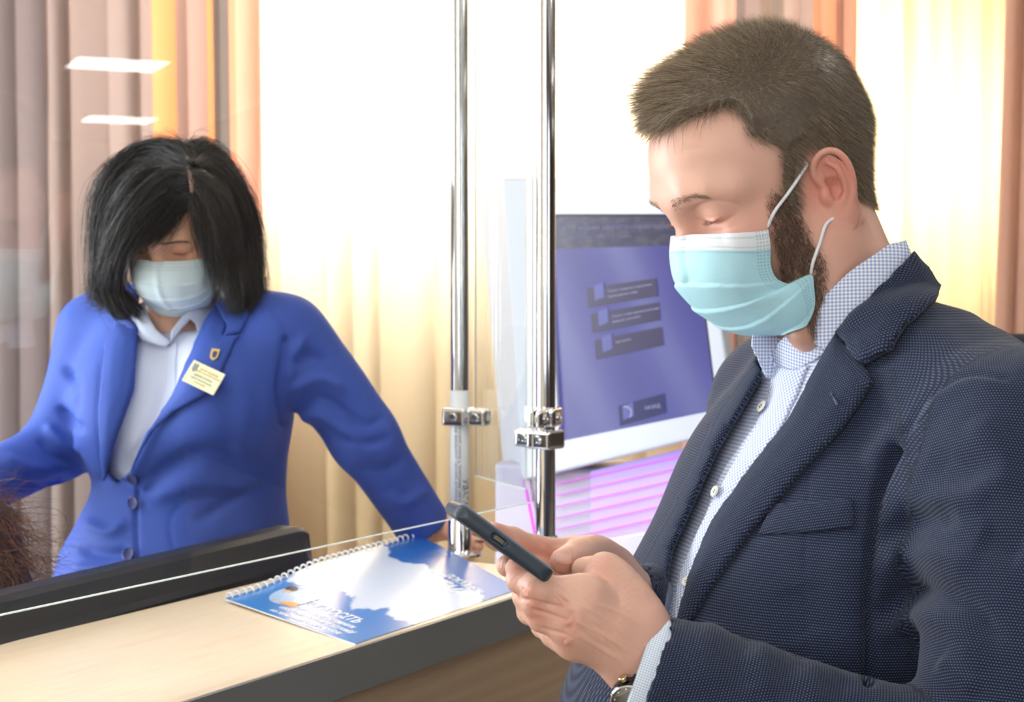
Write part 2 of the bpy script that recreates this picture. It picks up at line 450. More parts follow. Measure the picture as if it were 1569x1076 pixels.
# ceiling light panels (real lamps: a lit diffuser in a thin frame)
n = NT('lit_diffuser'); LIT = n.finish(n.n('Emission', {'Color': (1, .97, .92, 1), 'Strength': 12.5}).outputs[0])
FRM = plain('lamp_frame', (225, 225, 225), .4, var=.02)
def panel(x, y, rz=0):
    t = empty('ceiling_light', None, 'ceiling light', (x, y, H - .012), 'square ceiling light panels'); s = .3
    t['label'] = 'square white lit ceiling light panel'
    M = Matrix.Translation((x, y, 0)) @ Matrix.Rotation(rz, 4, 'Z')
    box('diffuser', (-s + .02, -s + .02, H - .010), (s - .02, s - .02, H - .004), LIT, t, M=M)
    for a, b in (((-s, -s), (s, -s + .02)), ((-s, s - .02), (s, s)), ((-s, -s + .02), (-s + .02, s - .02)), ((s - .02, -s + .02), (s, s - .02))):
        box('frame', (a[0], a[1], H - .016), (b[0], b[1], H), FRM, t, M=M)
for x, y in ((8.4, 3.1), (11.75, 3.75), (5.0, 2.6), (8.4, .2), (5.0, -.2), (1.8, 1.9), (1.8, -1.0), (-.9, 1.2), (-1.0, -1.5), (11.75, .4)): panel(x, y)

# ------------------------------------------------------------------ curtains
def cloth_mat(name, stops, rough=.9, transl=.35, alpha=0.0, weave=900, tint=None, gloss=0.0):
    """fabric coloured by its own stripe coordinate (uv.x 0..1), part translucent"""
    n = NT(name); uv = n.uv(); sx = n.n('SeparateXYZ', {'Vector': uv})
    col = n.ramp(sx.outputs[0], stops, 'CONSTANT') if len(stops) > 1 else stops[0][1]
    w = n.noise(7.0, n.n('Mapping', {'Vector': uv, 'Scale': (60, 3, 1)}).outputs[0], 3)
    d = n.mix(n.math('MULTIPLY', w, .25), col, n.n('Gamma', {'Color': col, 'Gamma': 1.6}).outputs[0])
    df = n.n('BsdfDiffuse', {'Color': d, 'Roughness': .5}).outputs[0]
    tr = n.n('BsdfTranslucent', {'Color': tint or d}).outputs[0]
    m = n.n('MixShader', {0: transl, 1: df, 2: tr}).outputs[0]
    if alpha:
        m = n.n('MixShader', {0: alpha, 1: m, 2: n.n('BsdfTransparent').outputs[0]}).outputs[0]
    return n.finish(m)
def curtain(name, x0, x1, Y, prof, mat, label, cat='curtain', group=None, z0=.06, z1=2.82, lean=0.0, th=.0025, seed=1):
    """one hanging cloth; prof(u) gives its fold depth (m) along its width u in metres"""
    nx, nz = int((x1 - x0) / .004), 46
    x = np.linspace(x0, x1, nx); z = np.linspace(z0, z1, nz); r = np.random.default_rng(seed)
    ph = r.uniform(0, 6, 6)
    V = []; UV = []
    for j, zz in enumerate(z):
        tz = (zz - z0) / (z1 - z0)
        sw = .010 * (1 - tz) * np.sin(x * 9 + ph[0] + zz * 1.2) + .006 * np.sin(x * 23 + zz * .9 + ph[1])
        d = prof(x - x0 + .006 * np.sin(zz * 1.7 + ph[2])) * (1.0 + .15 * (1 - tz)) + sw
        V.append(np.stack([x + lean * (1 - tz) * np.ones(nx), Y + d, np.full(nx, zz)], 1))
        UV.append(np.stack([(x - x0) / (x1 - x0), np.full(nx, zz)], 1))
    V = np.vstack(V); UV = np.vstack(UV)
    i = np.arange(nx - 1); F = np.vstack([np.stack([j * nx + i, j * nx + i + 1, (j + 1) * nx + i + 1, (j + 1) * nx + i], 1) for j in range(nz - 1)])
    o = mesh(name, V, F, mat, None, uv=UV)
    m = o.modifiers.new('thickness', 'SOLIDIFY'); m.thickness = th; m.offset = 0
    return tag(o, label, cat, group)
def folds(seed, mean=.085, amp=.03, sharp=1.5):
    r = np.random.default_rng(seed); e = [0.0]; a = []
    while e[-1] < 3: e.append(e[-1] + mean * r.uniform(.6, 1.5)); a.append(amp * r.uniform(.5, 1.2))
    e = np.array(e); a = np.array(a + [amp])
    def f(u):
        i = np.clip(np.searchsorted(e, u) - 1, 0, len(a) - 1); t = (u - e[i]) / (e[np.minimum(i + 1, len(e) - 1)] - e[i] + 1e-9)
        t = np.clip(t, 0, 1) ** (1 + .5 * np.sin(i * 2.3))
        return -a[i] * np.clip(np.sin(math.pi * t), 0, 1) ** (1 / sharp)
    return f
def X_(px, Y): return float(P(px, 400, Y)[0])
# left striped drape
Ya = 4.02; xa, xb = X_(-130, Ya), X_(400, Ya)
fr = lambda px: (X_(px, Ya) - xa) / (xb - xa)
mauve = srgb(184, 168, 161); pink = srgb(194, 172, 162); org = srgb(242, 188, 146); grey = srgb(158, 148, 142); peach = srgb(240, 202, 184); mauve2 = srgb(166, 152, 150)
DR = cloth_mat('striped_drape', [(0, mauve2), (fr(70), mauve), (fr(238), org), (fr(270), pink), (fr(318), org), (fr(326), grey), (fr(352), srgb(240, 186, 160)), (fr(362), peach)], transl=.45)
pf = folds(5, .082, .034)
curtain('drape', xa, xb, Ya, pf, DR, 'mauve drape with orange stripes hanging behind the woman in blue', lean=.02)
# wide sheer, backlit
SH = cloth_mat('sheer_voile', [(0, srgb(218, 198, 162))], transl=.55, alpha=.07, tint=srgb(255, 246, 228))
sf = folds(11, .10, .030, 1.2)
curtain('sheer_curtain', X_(390, 4.14), X_(1062, 4.14), 4.14, sf, SH, 'wide sheer cream curtain, glowing with daylight, between the two glass screen poles', seed=3)
Yb = 4.06; xc, xd = X_(1046, Yb), X_(1308, Yb); g = lambda px: (X_(px, Yb) - xc) / (xd - xc)
DR2 = cloth_mat('striped_drape_narrow', [(0, srgb(234, 194, 176)), (g(1066), srgb(230, 196, 182)), (g(1124), srgb(164, 150, 143)), (g(1138), mauve), (g(1160), srgb(176, 160, 148)), (g(1196), srgb(200, 182, 172)), (g(1240), srgb(228, 182, 156)), (g(1276), srgb(190, 158, 142)), (g(1290), srgb(226, 184, 162))], transl=.4)
curtain('drape', xc, xd, Yb, folds(8, .07, .028), DR2, 'mauve and orange drape hanging behind the head of the man in the jacket', seed=5)
SH2 = cloth_mat('sheer_yellow', [(0, srgb(234, 218, 182))], transl=.55, alpha=.05, tint=srgb(255, 244, 214))
curtain('sheer_curtain', X_(1298, 4.14), X_(1556, 4.14), 4.14, folds(21, .055, .02), SH2, 'narrow yellowish sheer curtain right of the man\'s head', seed=6)
Yc = 4.0; DR3 = cloth_mat('brown_orange_drape', [(0, srgb(220, 184, 164)), (.16, srgb(190, 164, 148)), (.45, srgb(206, 180, 166)), (.7, srgb(176, 150, 136))], transl=.35)
curtain('drape', X_(1541, Yc), X_(1800, Yc), Yc, folds(30, .06, .03), DR3, 'brown orange drape at the right edge of the picture', lean=-.06, seed=7)
rl = tube('curtain_rail', [(-1.7, 4.08, 2.85), (1.9, 4.08, 2.85)], .012, plain('rail_white', (230, 230, 226), .4), n=12)
tag(rl, 'white curtain rail above the drapes', 'curtain rail')
# ------------------------------------------------------------------ reception counter
ZC = 1.12
n = NT('maple_laminate'); uv = n.uv()
g1 = n.noise(3.0, n.n('Mapping', {'Vector': uv, 'Scale': (1.5, 14, 1)}).outputs[0], 4, .6)
g2 = n.noise(30.0, n.n('Mapping', {'Vector': uv, 'Scale': (1, 26, 1)}).outputs[0], 3, .6)
c = n.ramp(g1, [(.25, srgb(224, 202, 170)), (.5, srgb(236, 219, 192)), (.75, srgb(228, 205, 170))])
c = n.mix(n.math('MULTIPLY', g2, .30), c, srgb(212, 182, 146))
MAPLE = n.finish(n.pbr(c, .32, Normal=n.bump(g2, .0002)))
n = NT('front_panel_wood'); uv = n.uv()
w = n.n('TexWave', {'Vector': n.n('Mapping', {'Vector': uv, 'Scale': (.8, 7, 1)}).outputs[0], 'Scale': 2.0, 'Distortion': 5.0, 'Detail': 4.0, 'Detail Scale': 1.4}, bands_direction='Y')
g2 = n.noise(34.0, n.n('Mapping', {'Vector': uv, 'Scale': (1, 30, 1)}).outputs[0], 3, .6)
c = n.mix(n.math('MULTIPLY', w.outputs['Fac'], .4), srgb(176, 152, 126), srgb(150, 128, 104)); c = n.mix(n.math('MULTIPLY', g2, .45), c, srgb(136, 112, 90))
PANEL = n.finish(n.pbr(c, .4))
EDGE = plain('grey_edge_band', (112, 113, 114), .38, var=.05, vs=300)
A1, A2 = PZ(320, 1064, ZC), PZ(801, 911, ZC)          # front edge, two points on it
D = A2 - A1; D /= np.linalg.norm(D); B1 = PZ(0, 998, ZC); Nn = np.array([-D[1], D[0], 0.]);  # towards the woman
if Nn[1] < 0: Nn = -Nn
wid = float((B1 - A1) @ Nn); wid2 = float((PZ(581, 840, ZC) - A1) @ Nn); wid = (wid + wid2) / 2
K0 = A1 - D * 1.3                                   # near end, outside the frame
Lr = float((PZ(905, 880, ZC) - K0) @ D)
def cm(s, t, z): q = K0 + D * s + Nn * t; return np.array([q[0], q[1], z])
def slab(name, s0, s1, t0, t1, z0, z1, mat, parent=None, bev=.0015):
    bm = bmesh.new(); bmesh.ops.create_cube(bm, size=1)
    for q in bm.verts: q.co = Vector(((s0 + s1) / 2 + q.co.x * (s1 - s0), (t0 + t1) / 2 + q.co.y * (t1 - t0), (z0 + z1) / 2 + q.co.z * (z1 - z0)))
    if bev: bmesh.ops.bevel(bm, geom=bm.edges[:], offset=bev, segments=2, profile=.5, affect='EDGES')
    uvs = []
    bm.verts.ensure_lookup_table()
    for q in bm.verts:
        s, t, z = q.co; uvs.append((s, t + z)); q.co = Vector(cm(s, t, z))
    o = bm_obj(name, bm, mat, parent)
    a = o.data.attributes.new('UVMap', 'FLOAT2', 'POINT'); a.data.foreach_set('vector', np.array(uvs, np.float32).ravel())
    return o
ct = empty('reception_counter', 'light wooden reception counter with a grey front edge under the glass screen', 'counter', tuple(cm(1.6, wid / 2, 0)))
ECH = .048
slab('countertop', 0, Lr, .004, wid, ZC - ECH, ZC, MAPLE, ct)
slab('edge_band', 0, Lr + .001, -.001, .004, ZC - ECH, ZC - .0006, EDGE, ct, bev=.0006)
slab('front_panel', 0, Lr - .004, .012, .034, .08, ZC - ECH, PANEL, ct)
slab('end_panel', Lr - .030, Lr - .006, .036, wid - .01, .08, ZC - ECH, PANEL, ct)
slab('plinth', 0, Lr - .03, .05, .07, 0, .08, plain('plinth_grey', (90, 90, 92), .5), ct)
# desk on the staff side
dk = slab('desk', -.3, 1.9, wid + .008, wid + .20, .72, .745, MAPLE); tag(dk, 'low wooden desk behind the reception counter carrying the black monitor', 'desk')
for s in (-.28, 1.85):
    o = slab('side_panel', s, s + .025, wid + .01, wid + .19, 0, .72, MAPLE)
    mw = o.matrix_world.copy(); o.parent = dk

# ------------------------------------------------------------------ black monitor behind the counter (seen edge-on from behind)
BLK = plain('monitor_black', (34, 34, 36), .42, var=.1, vs=80, bump=.0002, bs=900)
BLK2 = plain('monitor_top', (52, 54, 56), .36, var=.08)
q1, q0 = P(487, 861, 2.232), P(0, 997, 1.69)
dm = q1 - q0; dm[2] = 0; dm /= np.linalg.norm(dm); nm_ = np.array([-dm[1], dm[0], 0.])
ztop = P(483, 803, 2.25)[2]
mon = empty('computer_monitor', 'black computer monitor standing behind the counter, its back to the customers', 'monitor', (float(q1[0] - dm[0] * .45 + nm_[0] * .05), float(q1[1] - dm[1] * .45 + nm_[1] * .05), .745))
def mprof(s):
    """casing profile across the monitor: (t, z) points"""
    return [(0.0, .80), (0.0, ztop - .048), (.004, ztop - .040), (.016, ztop - .006), (.024, ztop), (.052, ztop), (.056, ztop - .004), (.056, .80)]
pr = mprof(0); e0 = q1 - dm * .0; e1 = q1 - dm * 1.02
V = []; F = []; ns = [0, .012, .02, 1.0, 1.02]
for k, s in enumerate(ns):
    sh = [.006, .0015, 0, 0, .006][k]
    for (t, z) in pr: V.append(q1 - dm * s + nm_ * (t + (sh if t < .01 else -sh * .3)) + np.array([0, 0, z - q1[2] - (sh if z > ztop - .05 else 0)]))
m = len(pr)
for k in range(len(ns) - 1):
    for i in range(m): F.append((k * m + i, k * m + (i + 1) % m, (k + 1) * m + (i + 1) % m, (k + 1) * m + i))
F.append(tuple(range(m))[::-1]); F.append(tuple((len(ns) - 1) * m + i for i in range(m)))
o = mesh('casing', V, F, BLK, mon, smooth=False)
cc = q1 - dm * .5
def mbox(name, s0, s1, t0, t1, z0, z1, mat, bev=.002):
    bm = bmesh.new(); bmesh.ops.create_cube(bm, size=1)
    for q in bm.verts:
        s = (s0 + s1) / 2 + q.co.x * (s1 - s0); t = (t0 + t1) / 2 + q.co.y * (t1 - t0); z = (z0 + z1) / 2 + q.co.z * (z1 - z0)
        p = q1 - dm * s + nm_ * t; q.co = Vector((p[0], p[1], z))
    bmesh.ops.bevel(bm, geom=bm.edges[:], offset=bev, segments=2, profile=.5, affect='EDGES')
    return bm_obj(name, bm, mat, mon)
mbox('stand_neck', .46, .56, .02, .045, .757, .83, BLK); mbox('stand_base', .38, .64, -.0, .10, .746, .758, BLK)
mbox('screen', .03, .99, .0562, .0575, .83, ztop - .02, plain('screen_dark', (20, 24, 34), .15), .0004)

# ------------------------------------------------------------------ glass screen on chrome posts
n = NT('clear_glass')
geo = n.n('NewGeometry'); fz = n.n('Fresnel', {'IOR': n.math('SUBTRACT', 1.5, n.math('MULTIPLY', geo.outputs['Backfacing'], 1.5 - 1 / 1.5))}).outputs[0]
GLASS = n.finish(n.n('MixShader', {0: fz, 1: n.n('BsdfTransparent', {'Color': (.975, .985, .98, 1)}).outputs[0], 2: n.n('BsdfGlossy', {'Color': (1, 1, 1, 1), 'Roughness': 0.0}).outputs[0]}).outputs[0])
n = NT('glass_edge'); GEDGE = n.finish(n.n('MixShader', {0: .45, 1: n.n('BsdfTranslucent', {'Color': (.95, 1, .97, 1)}).outputs[0], 2: n.n('BsdfGlossy', {'Color': (.95, 1, .98, 1), 'Roughness': .15}).outputs[0]}).outputs[0])
n = NT('edge_glint_white'); GLINT = n.finish(n.n('MixShader', {0: .5, 1: n.n('BsdfDiffuse', {'Color': (.97, 1, .99, 1)}).outputs[0], 2: n.n('BsdfTranslucent', {'Color': (.97, 1, .99, 1)}).outputs[0]}).outputs[0]); CHR = NT('chrome'); cn = CHR.noise(40, CHR.obj((1, 1, .1)), 2); CHROME = CHR.finish(CHR.pbr(CHR.mix(cn, (.78, .78, .79, 1), (.86, .86, .87, 1)), .07, 1.0))
POL1 = PZ(710, 851, ZC); POL2 = PZ(836, 884, ZC); RP = .0128
POL1[:2] = P(704, 500, POL1[1])[:2]; POL2[0] = P(836, 700, POL2[1])[0]
def pole(base, label):
    t = empty('chrome_post', label, 'post', tuple(base), 'chrome posts holding the glass screen')
    lathe('tube', [(RP, .0), (RP, 1.60)], base, CHROME, t, 40)
    lathe('base_flange', [(.031, 0), (.031, .0035), (.029, .0055), (.0175, .007), (.0165, .010), (.0165, .052), (.0155, .054), (.0129, .0545)], base, CHROME, t, 48)
    for a in (.8, 2.9, 5.0):
        lathe('screw', [(.003, 0), (.003, .0015), (.002, .002)], base + np.array([.024 * math.cos(a), .024 * math.sin(a), .0045]), CHROME, t, 12)
    return t
p1 = pole(POL1, 'chrome post farther back, wrapped in a printed paper strip, beside the woman\'s hand')
p2 = pole(POL2, 'nearer chrome post standing just above the man\'s hands')
# main pane: from the nearer post towards the camera side, along the counter
GZ = 1.231
m1 = P(816, 768, 2.02); m0 = P(0, 945, 1.32); GZ = (m1[2] + m0[2]) / 2
dg_ = m1 - m0; dg_[2] = 0; dg_ /= np.linalg.norm(dg_); ng = np.array([-dg_[1], dg_[0], 0.])
def pane(name, a, b, z0, z1, th, label):
    a = np.array([a[0], a[1]]); b = np.array([b[0], b[1]]); d = (b - a) / np.linalg.norm(b - a); nn = np.array([-d[1], d[0]]) * th / 2
    V = [(*(q), z) for z in (z0, z1) for q in (a - nn, b - nn, b + nn, a + nn)]
    F = [(0, 1, 5, 4), (2, 3, 7, 6), (1, 2, 6, 5), (3, 0, 4, 7), (0, 3, 2, 1), (4, 5, 6, 7)]
    o = mesh(name, V, F, GLASS, None, smooth=False); o.data.materials.append(GEDGE)
    for i in (2, 3, 4, 5): o.data.polygons[i].material_index = 1
    hn = nn / (th / 2) * (th / 2 + .0003); V2 = [(*(q), z) for z in (z0 - .0006, z0 + .0005) for q in (a - hn, b - hn, b + hn, a + hn)]
    mesh('edge_glint', V2, F, GLINT, o, smooth=False)  # white strip added as the bright line of light caught in the edge
    return tag(o, label, 'glass screen', 'panes of the counter screen')
pane('glass_screen', m0 - dg_ * .9, m1, GZ, GZ + 1.35, .0022, 'large clear glass pane between the woman and the man, ending at the nearer chrome post')
s1_ = P(729, 738, 2.27); s2_ = P(806, 751, 2.115)
pane('glass_screen', s1_, s2_, GZ + .004, GZ + 1.35, .003, 'narrow clear glass pane joining the two chrome posts')
# clamps
def clamp(at, out, label, trans=False, w=.034):
    """post clamp: a collar round the tube and a jaw gripping the pane. out: unit direction to the pane"""
    out = np.array([out[0], out[1], 0.]); out /= np.linalg.norm(out); side = np.array([-out[1], out[0], 0.])
    t = empty('glass_clamp', label, 'clamp', tuple(at), 'chrome clamps on the posts')
    h = .0125
    s = SDF(.0011, .003)
    R = np.stack([out, side, [0, 0, 1]], 1)
    s.rbox(np.zeros(3), (RP + .0065, RP + .0052, h), .004, R).rbox(out * (RP + .018), (.0165, .0095, h - .0005), .0045, R)
    s.add(lambda X: np.linalg.norm(X[..., :2], axis=-1) - RP - .0004, (-RP, -RP, -.02), (RP, RP, .02), 0, 's')
    s.rbox(out * (RP + .027), (.012, .0019, h + .01), .0003, R, 0, 's')
    V, F = s.build(); mesh('clamp_body', V + at, F, CHROME, t)
    sg = 1 if (CAM - np.array(at)) @ side > 0 else -1
    for q, sd in ((np.zeros(3), sg), (out * (RP + .018), sg)):
        dpt = (RP + .0052) if abs(q).sum() == 0 else .0095
        lathe('bolt', [(.0062, -.001), (.0062, .0016), (.0052, .0024), (.0036, .0024), (.0032, .0006), (.0001, .0006)], at + q + side * sd * dpt, CHROME, t, 24, axis=side * sd); lathe('bolt_socket', [(.0030, .0004), (.0030, .0012)], at + q + side * sd * dpt, plain('socket_dark', (60, 60, 62), .4, .5), t, 6, axis=side * sd)
    for sd in (-1, 1):
        lathe('rubber_pad', [(.006, 0), (.006, .0012)], at + out * (RP + .030) + side * sd * .0012, plain('clear_rubber', (215, 218, 218), .4), t, 16, axis=side * sd)
    return t
zc = float(P(720, 638, POL1[1])[2])
o12 = s2_ - s1_
clamp(np.array([POL1[0], POL1[1], zc]), s1_ + o12 * .25 - POL1 + np.array([.012, 0, 0]), 'chrome clamp on the farther post above the paper strip')
zc2 = float(P(836, 639, POL2[1])[2])
clamp(np.array([POL2[0], POL2[1], zc2]), m1 - dg_ * .03 - POL2, 'upper chrome clamp on the nearer post, gripping the large pane')
clamp(np.array([POL2[0], POL2[1], zc2 - .0292]), s2_ - POL2, 'lower chrome clamp on the nearer post, gripping the narrow pane')
# paper strip round the farther post
n = NT('printed_strip'); tc = n.n('TexCoord'); sx = n.n('SeparateXYZ', {'Vector': tc.outputs['Object']})
PAPER = plain('white_paper', (232, 234, 238), .6, var=.02)
ps_lo, ps_hi = float(P(708, 800, POL1[1])[2]), float(P(708, 598, POL1[1])[2])
rr = RP + .0006; aa = np.linspace(math.radians(-215), math.radians(-10), 26); V = []
for z in (ps_lo, ps_hi):
    for r_ in (rr, rr + .0004):
        for a in aa: V.append((POL1[0] + r_ * math.cos(a), POL1[1] + r_ * math.sin(a), z))
k = len(aa); F = []
for i in range(k - 1): F += [(k + i, k + i + 1, 3 * k + i + 1, 3 * k + i), (i + 1, i, 2 * k + i, 2 * k + i + 1), (i, i + 1, k + i + 1, k + i), (2 * k + i + 1, 2 * k + i, 3 * k + i, 3 * k + i + 1)]
F += [(0, k, 3 * k, 2 * k), (k - 1, 3 * k - 1, 4 * k - 1, 2 * k - 1)]
st = tag(mesh('paper_strip', V, F, PAPER, None), 'white printed paper strip wrapped round the farther chrome post', 'paper')
INK = plain('ink_dark', (70, 74, 96), .6)
def wrap_text(body, size, a0, z, bold=False, mat=INK, name='lettering'):
    """vertical line of text on the round strip, reading upward"""
    o = text_mesh(name, body, size, mat, None, Matrix(), .00015, 'LEFT', bold)
    for v_ in o.data.vertices:
        a = a0 + v_.co.y / rr; r_ = rr + .0006 + v_.co.z; zz = z - v_.co.x
        v_.co = (POL1[0] + r_ * math.cos(a), POL1[1] + r_ * math.sin(a), zz)
    o.parent = st; return o
wrap_text('Шановні відвідувачі! Просимо дотримуватись дистанції та', .0062, math.radians(-108), ps_hi - .035)
wrap_text('масковий режим у приміщенні центру', .0062, math.radians(-86), ps_hi - .045)
wrap_text('УВАГА', .012, math.radians(-52), ps_lo + .062, True)
# ------------------------------------------------------------------ self-service kiosk
KO = P(960, 500, 2.9); az = math.radians(-30); KN = np.array([math.sin(az), -math.cos(az), 0.0]); KR = np.array([-KN[1], KN[0], 0.0])
def KP(px, py, back=0.0):
    """point of the kiosk front plane seen at (px,py), set back by `back` metres"""
    r = ray(px, py); o = KO - KN * back; t = ((o - CAM) @ KN) / (r @ KN); return CAM + r * t
KW = plain('kiosk_white', (198, 204, 216), .35, var=.015); KG = plain('kiosk_side_grey', (184, 190, 200), .4, var=.02)
ki = empty('information_kiosk', 'white self-service kiosk with a purple-blue touch screen behind the chrome posts', 'kiosk', (float(KO[0]), float(KO[1]) + .1, 0))
def loft(name, rings, mat, parent, smooth=False, bev=0):
    bm = bmesh.new(); R = [[bm.verts.new(p) for p in r] for r in rings]; m = len(rings[0])
    for a, b in zip(R[:-1], R[1:]):
        for i in range(m): bm.faces.new((a[i], a[(i + 1) % m], b[(i + 1) % m], b[i]))
    bm.faces.new(R[0][::-1]); bm.faces.new(R[-1]); bmesh.ops.recalc_face_normals(bm, faces=bm.faces[:])
    if bev: bmesh.ops.bevel(bm, geom=bm.edges[:], offset=bev, segments=3, profile=.5, affect='EDGES')
    return bm_obj(name, bm, mat, parent, smooth)
outer = [(768, 272), (1076, 275), (1128, 658), (800, 738)]
inner = [(837, 328), (1063, 328), (1100, 628), (857, 677)]
# front frame: ring between outer and inner outline, 18 mm proud
fo = [KP(*p) for p in outer]; fi = [KP(*p) for p in inner]
bm = bmesh.new()
a = [bm.verts.new(p) for p in fo]; b = [bm.verts.new(p) for p in fi]; c = [bm.verts.new(np.array(p) - KN * .012) for p in fi]; d = [bm.verts.new(np.array(p) - KN * .03) for p in fo]
for i in range(4):
    j = (i + 1) % 4
    bm.faces.new((a[i], a[j], b[j], b[i])); bm.faces.new((b[i], b[j], c[j], c[i])); bm.faces.new((c[i], c[j], d[j], d[i])); bm.faces.new((d[i], d[j], a[j], a[i]))
bmesh.ops.recalc_face_normals(bm, faces=bm.faces[:])
bmesh.ops.bevel(bm, geom=[e for e in bm.edges if all(v in a for v in e.verts)], offset=.006, segments=3, profile=.5, affect='EDGES')
bm_obj('screen_bezel', bm, KW, ki)
# wedge-shaped housing behind the frame, its side seen left of the bezel
back = [KP(*p, .20) for p in [(732, 285), (1040, 285), (1096, 640), (772, 735)]]
loft('housing', [[np.array(p) - KN * .02 for p in fo], back], KW, ki, bev=.008)
# screen with its picture
sc = [np.array(p) - KN * .010 for p in fi]
def S(u, v, lift=0.0):
    """u right 0..1, v down 0..1 on the screen"""
    return (sc[0] * (1 - u) * (1 - v) + sc[1] * u * (1 - v) + sc[2] * u * v + sc[3] * (1 - u) * v) + KN * lift
n = NT('screen_picture'); uv = n.uv(); sx = n.n('SeparateXYZ', {'Vector': uv})
nz = n.noise(1.6, uv, 2, .5); wv = n.n('TexWave', {'Vector': n.n('Mapping', {'Vector': uv, 'Rotation': (0, 0, .5)}).outputs[0], 'Scale': .55, 'Distortion': 3.2, 'Detail': 1.5, 'Detail Scale': .8})
c0 = n.ramp(wv.outputs['Fac'], [(0, srgb(58, 56, 150)), (.35, srgb(74, 72, 168)), (.7, srgb(92, 92, 172)), (1, srgb(120, 124, 190))])
c0 = n.mix(n.math('MULTIPLY', nz, .5), c0, srgb(84, 62, 142)); c0 = n.mix(n.math('MULTIPLY', sx.outputs[1], .4), c0, srgb(126, 132, 196))
hd = n.ramp(n.noise(9, n.n('Mapping', {'Vector': uv, 'Scale': (1.5, 3, 1)}).outputs[0], 4), [(.3, srgb(34, 32, 46)), (.5, srgb(52, 50, 92)), (.62, srgb(86, 78, 82)), (.8, srgb(60, 58, 120))])
isH = n.math('LESS_THAN', sx.outputs[1], .155)
col = n.mix(isH, c0, hd)
SCRM = n.finish(n.pbr((.01, .01, .02, 1), .28, 0, **{'Emission Color': col, 'Emission Strength': .78}))
N_ = 12; V = []; UVs = []; F = []
for j in range(N_ + 1):
    for i in range(N_ + 1): V.append(S(i / N_, j / N_)); UVs.append((i / N_, j / N_))
for j in range(N_):
    for i in range(N_): q = j * (N_ + 1) + i; F.append((q, q + N_ + 1, q + N_ + 2, q + 1))
scr = mesh('screen', V, F, SCRM, ki, smooth=False, uv=UVs)
BB = plain('screen_black_border', (16, 18, 26), .3)
def quad(name, u0, v0, u1, v1, mat, parent, lift=.0012, skew=0.0, th=.0010):
    c = [S(u0, v0 + skew, lift), S(u1, v0, lift), S(u1 + 0.0, v1, lift), S(u0, v1 + skew, lift)]
    return prism(name, c, -KN * th, mat, parent)
for r_ in ((0, 0, 1, .012), (.978, 0, 1, 1)): quad('dark_border', *r_, BB, ki, .0006, th=.0005)
def lit(name, rgb, e=.6):
    n = NT(name); c = srgb(*rgb); v = n.obj(); cc = n.mix(n.noise(18, v), c, tuple(x * 1.25 for x in c[:3]) + (1,))
    return n.finish(n.pbr((.01, .01, .02, 1), .3, 0, **{'Emission Color': cc, 'Emission Strength': e}))
BTN = lit('screen_button', (56, 46, 84), .8); BT2 = lit('screen_button_icon', (98, 102, 178), .8); BT3 = lit('screen_button_navy', (34, 34, 96), .8)
TX = lit('screen_text', (186, 190, 220), .8); TXH = lit('screen_heading', (120, 118, 160), .8)
FB = lit('flag_blue', (70, 64, 190), .8); FY = lit('flag_yellow', (140, 122, 104), .8)
def stext(body, u, v, size, parent, mat=TX, align='LEFT', du=1.0, tilt=0.0, bold=False):
    o = S(u, v, .0030); x = S(min(u + .1, 1.3), v - tilt, .0030) - o; y = S(u, v - .1, .003) - o
    return text_mesh('lettering', body, size, mat, parent, frameM(o, x, y), .0001, align, bold)
quad('flag_blue_half', .86, .02, .975, .085, FB, scr); quad('flag_yellow_half', .86, .085, .975, .14, FY, scr)
stext('ЦЕНТР НАДАННЯ АДМІНІСТРАТИВНИХ ПОСЛУГ', .09, .065, .0092, scr, TXH, bold=True)
stext('територіальних громад міста та району', .14, .105, .0066, scr, TXH)
for u0, v0, u1, v1, m, lines in ((.235, .312, .70, .40, BTN, ('Послуги з питань реєстрації речових', 'прав на нерухоме майно')), (.25, .43, .70, .517, BTN, ('Послуги з питань державної реєстрації', 'юридичних осіб та ФОП')), (.262, .55, .705, .64, BTN, ('Інші послуги',))):
    q = quad('screen_button', u0, v0 , u1, v1, m, scr, .0022, .025)
    quad('button_icon', u0 + .05, v0 + .004, u0 + .115, v1 - .016, BT2, q, .0028, .012)
    for k, l in enumerate(lines): stext(l, u0 + .14, v0 + .047 + .024 * k, .0050, q, TX, tilt=.006)
q = quad('screen_button', .385, .87, .68, .965, BT3, scr, .0022, .02)
quad('button_icon', .41, .885, .48, .95, BT2, q, .0028, .01)
pa = [S(.422 + .045 * math.sin(t), .90 + .03 * (1 - math.cos(t)), .0034) for t in np.linspace(0, 2.4, 8)]
tube('back_arrow', pa, .0014, TX, q, n=6, seg=12)
stext('НАЗАД', .55, .925, .009, q)
# lower column with glowing magenta grooves, and the white tray
COLM = plain('kiosk_column', (176, 171, 190), .35, var=.02)
cA, cB = KP(756, 700, .06), KP(1078, 700, .06); zt = KP(800, 735, .06)[2] + .03
bm_ = [np.array([*cA[:2], 0.02]), np.array([*cB[:2], 0.02]), np.array([*cB[:2], zt]), np.array([*cA[:2], zt])]
prism('column', bm_, -KN * .16, COLM, ki, .01, 3)
prism('floor_plate', [np.array([*(cA - KR * .05 + KN * .08)[:2], 0]), np.array([*(cB + KR * .05 + KN * .08)[:2], 0]), np.array([*(cB + KR * .05 - KN * .24)[:2], 0]), np.array([*(cA - KR * .05 - KN * .24)[:2], 0])], (0, 0, .02), KG, ki)
n = NT('magenta_light'); MAG = n.finish(n.n('Emission', {'Color': (.95, .16, 1.0, 1), 'Strength': 1.15}).outputs[0])
n = NT('violet_light'); VIO = n.finish(n.n('Emission', {'Color': (.55, .34, 1.0, 1), 'Strength': 1.25}).outputs[0])
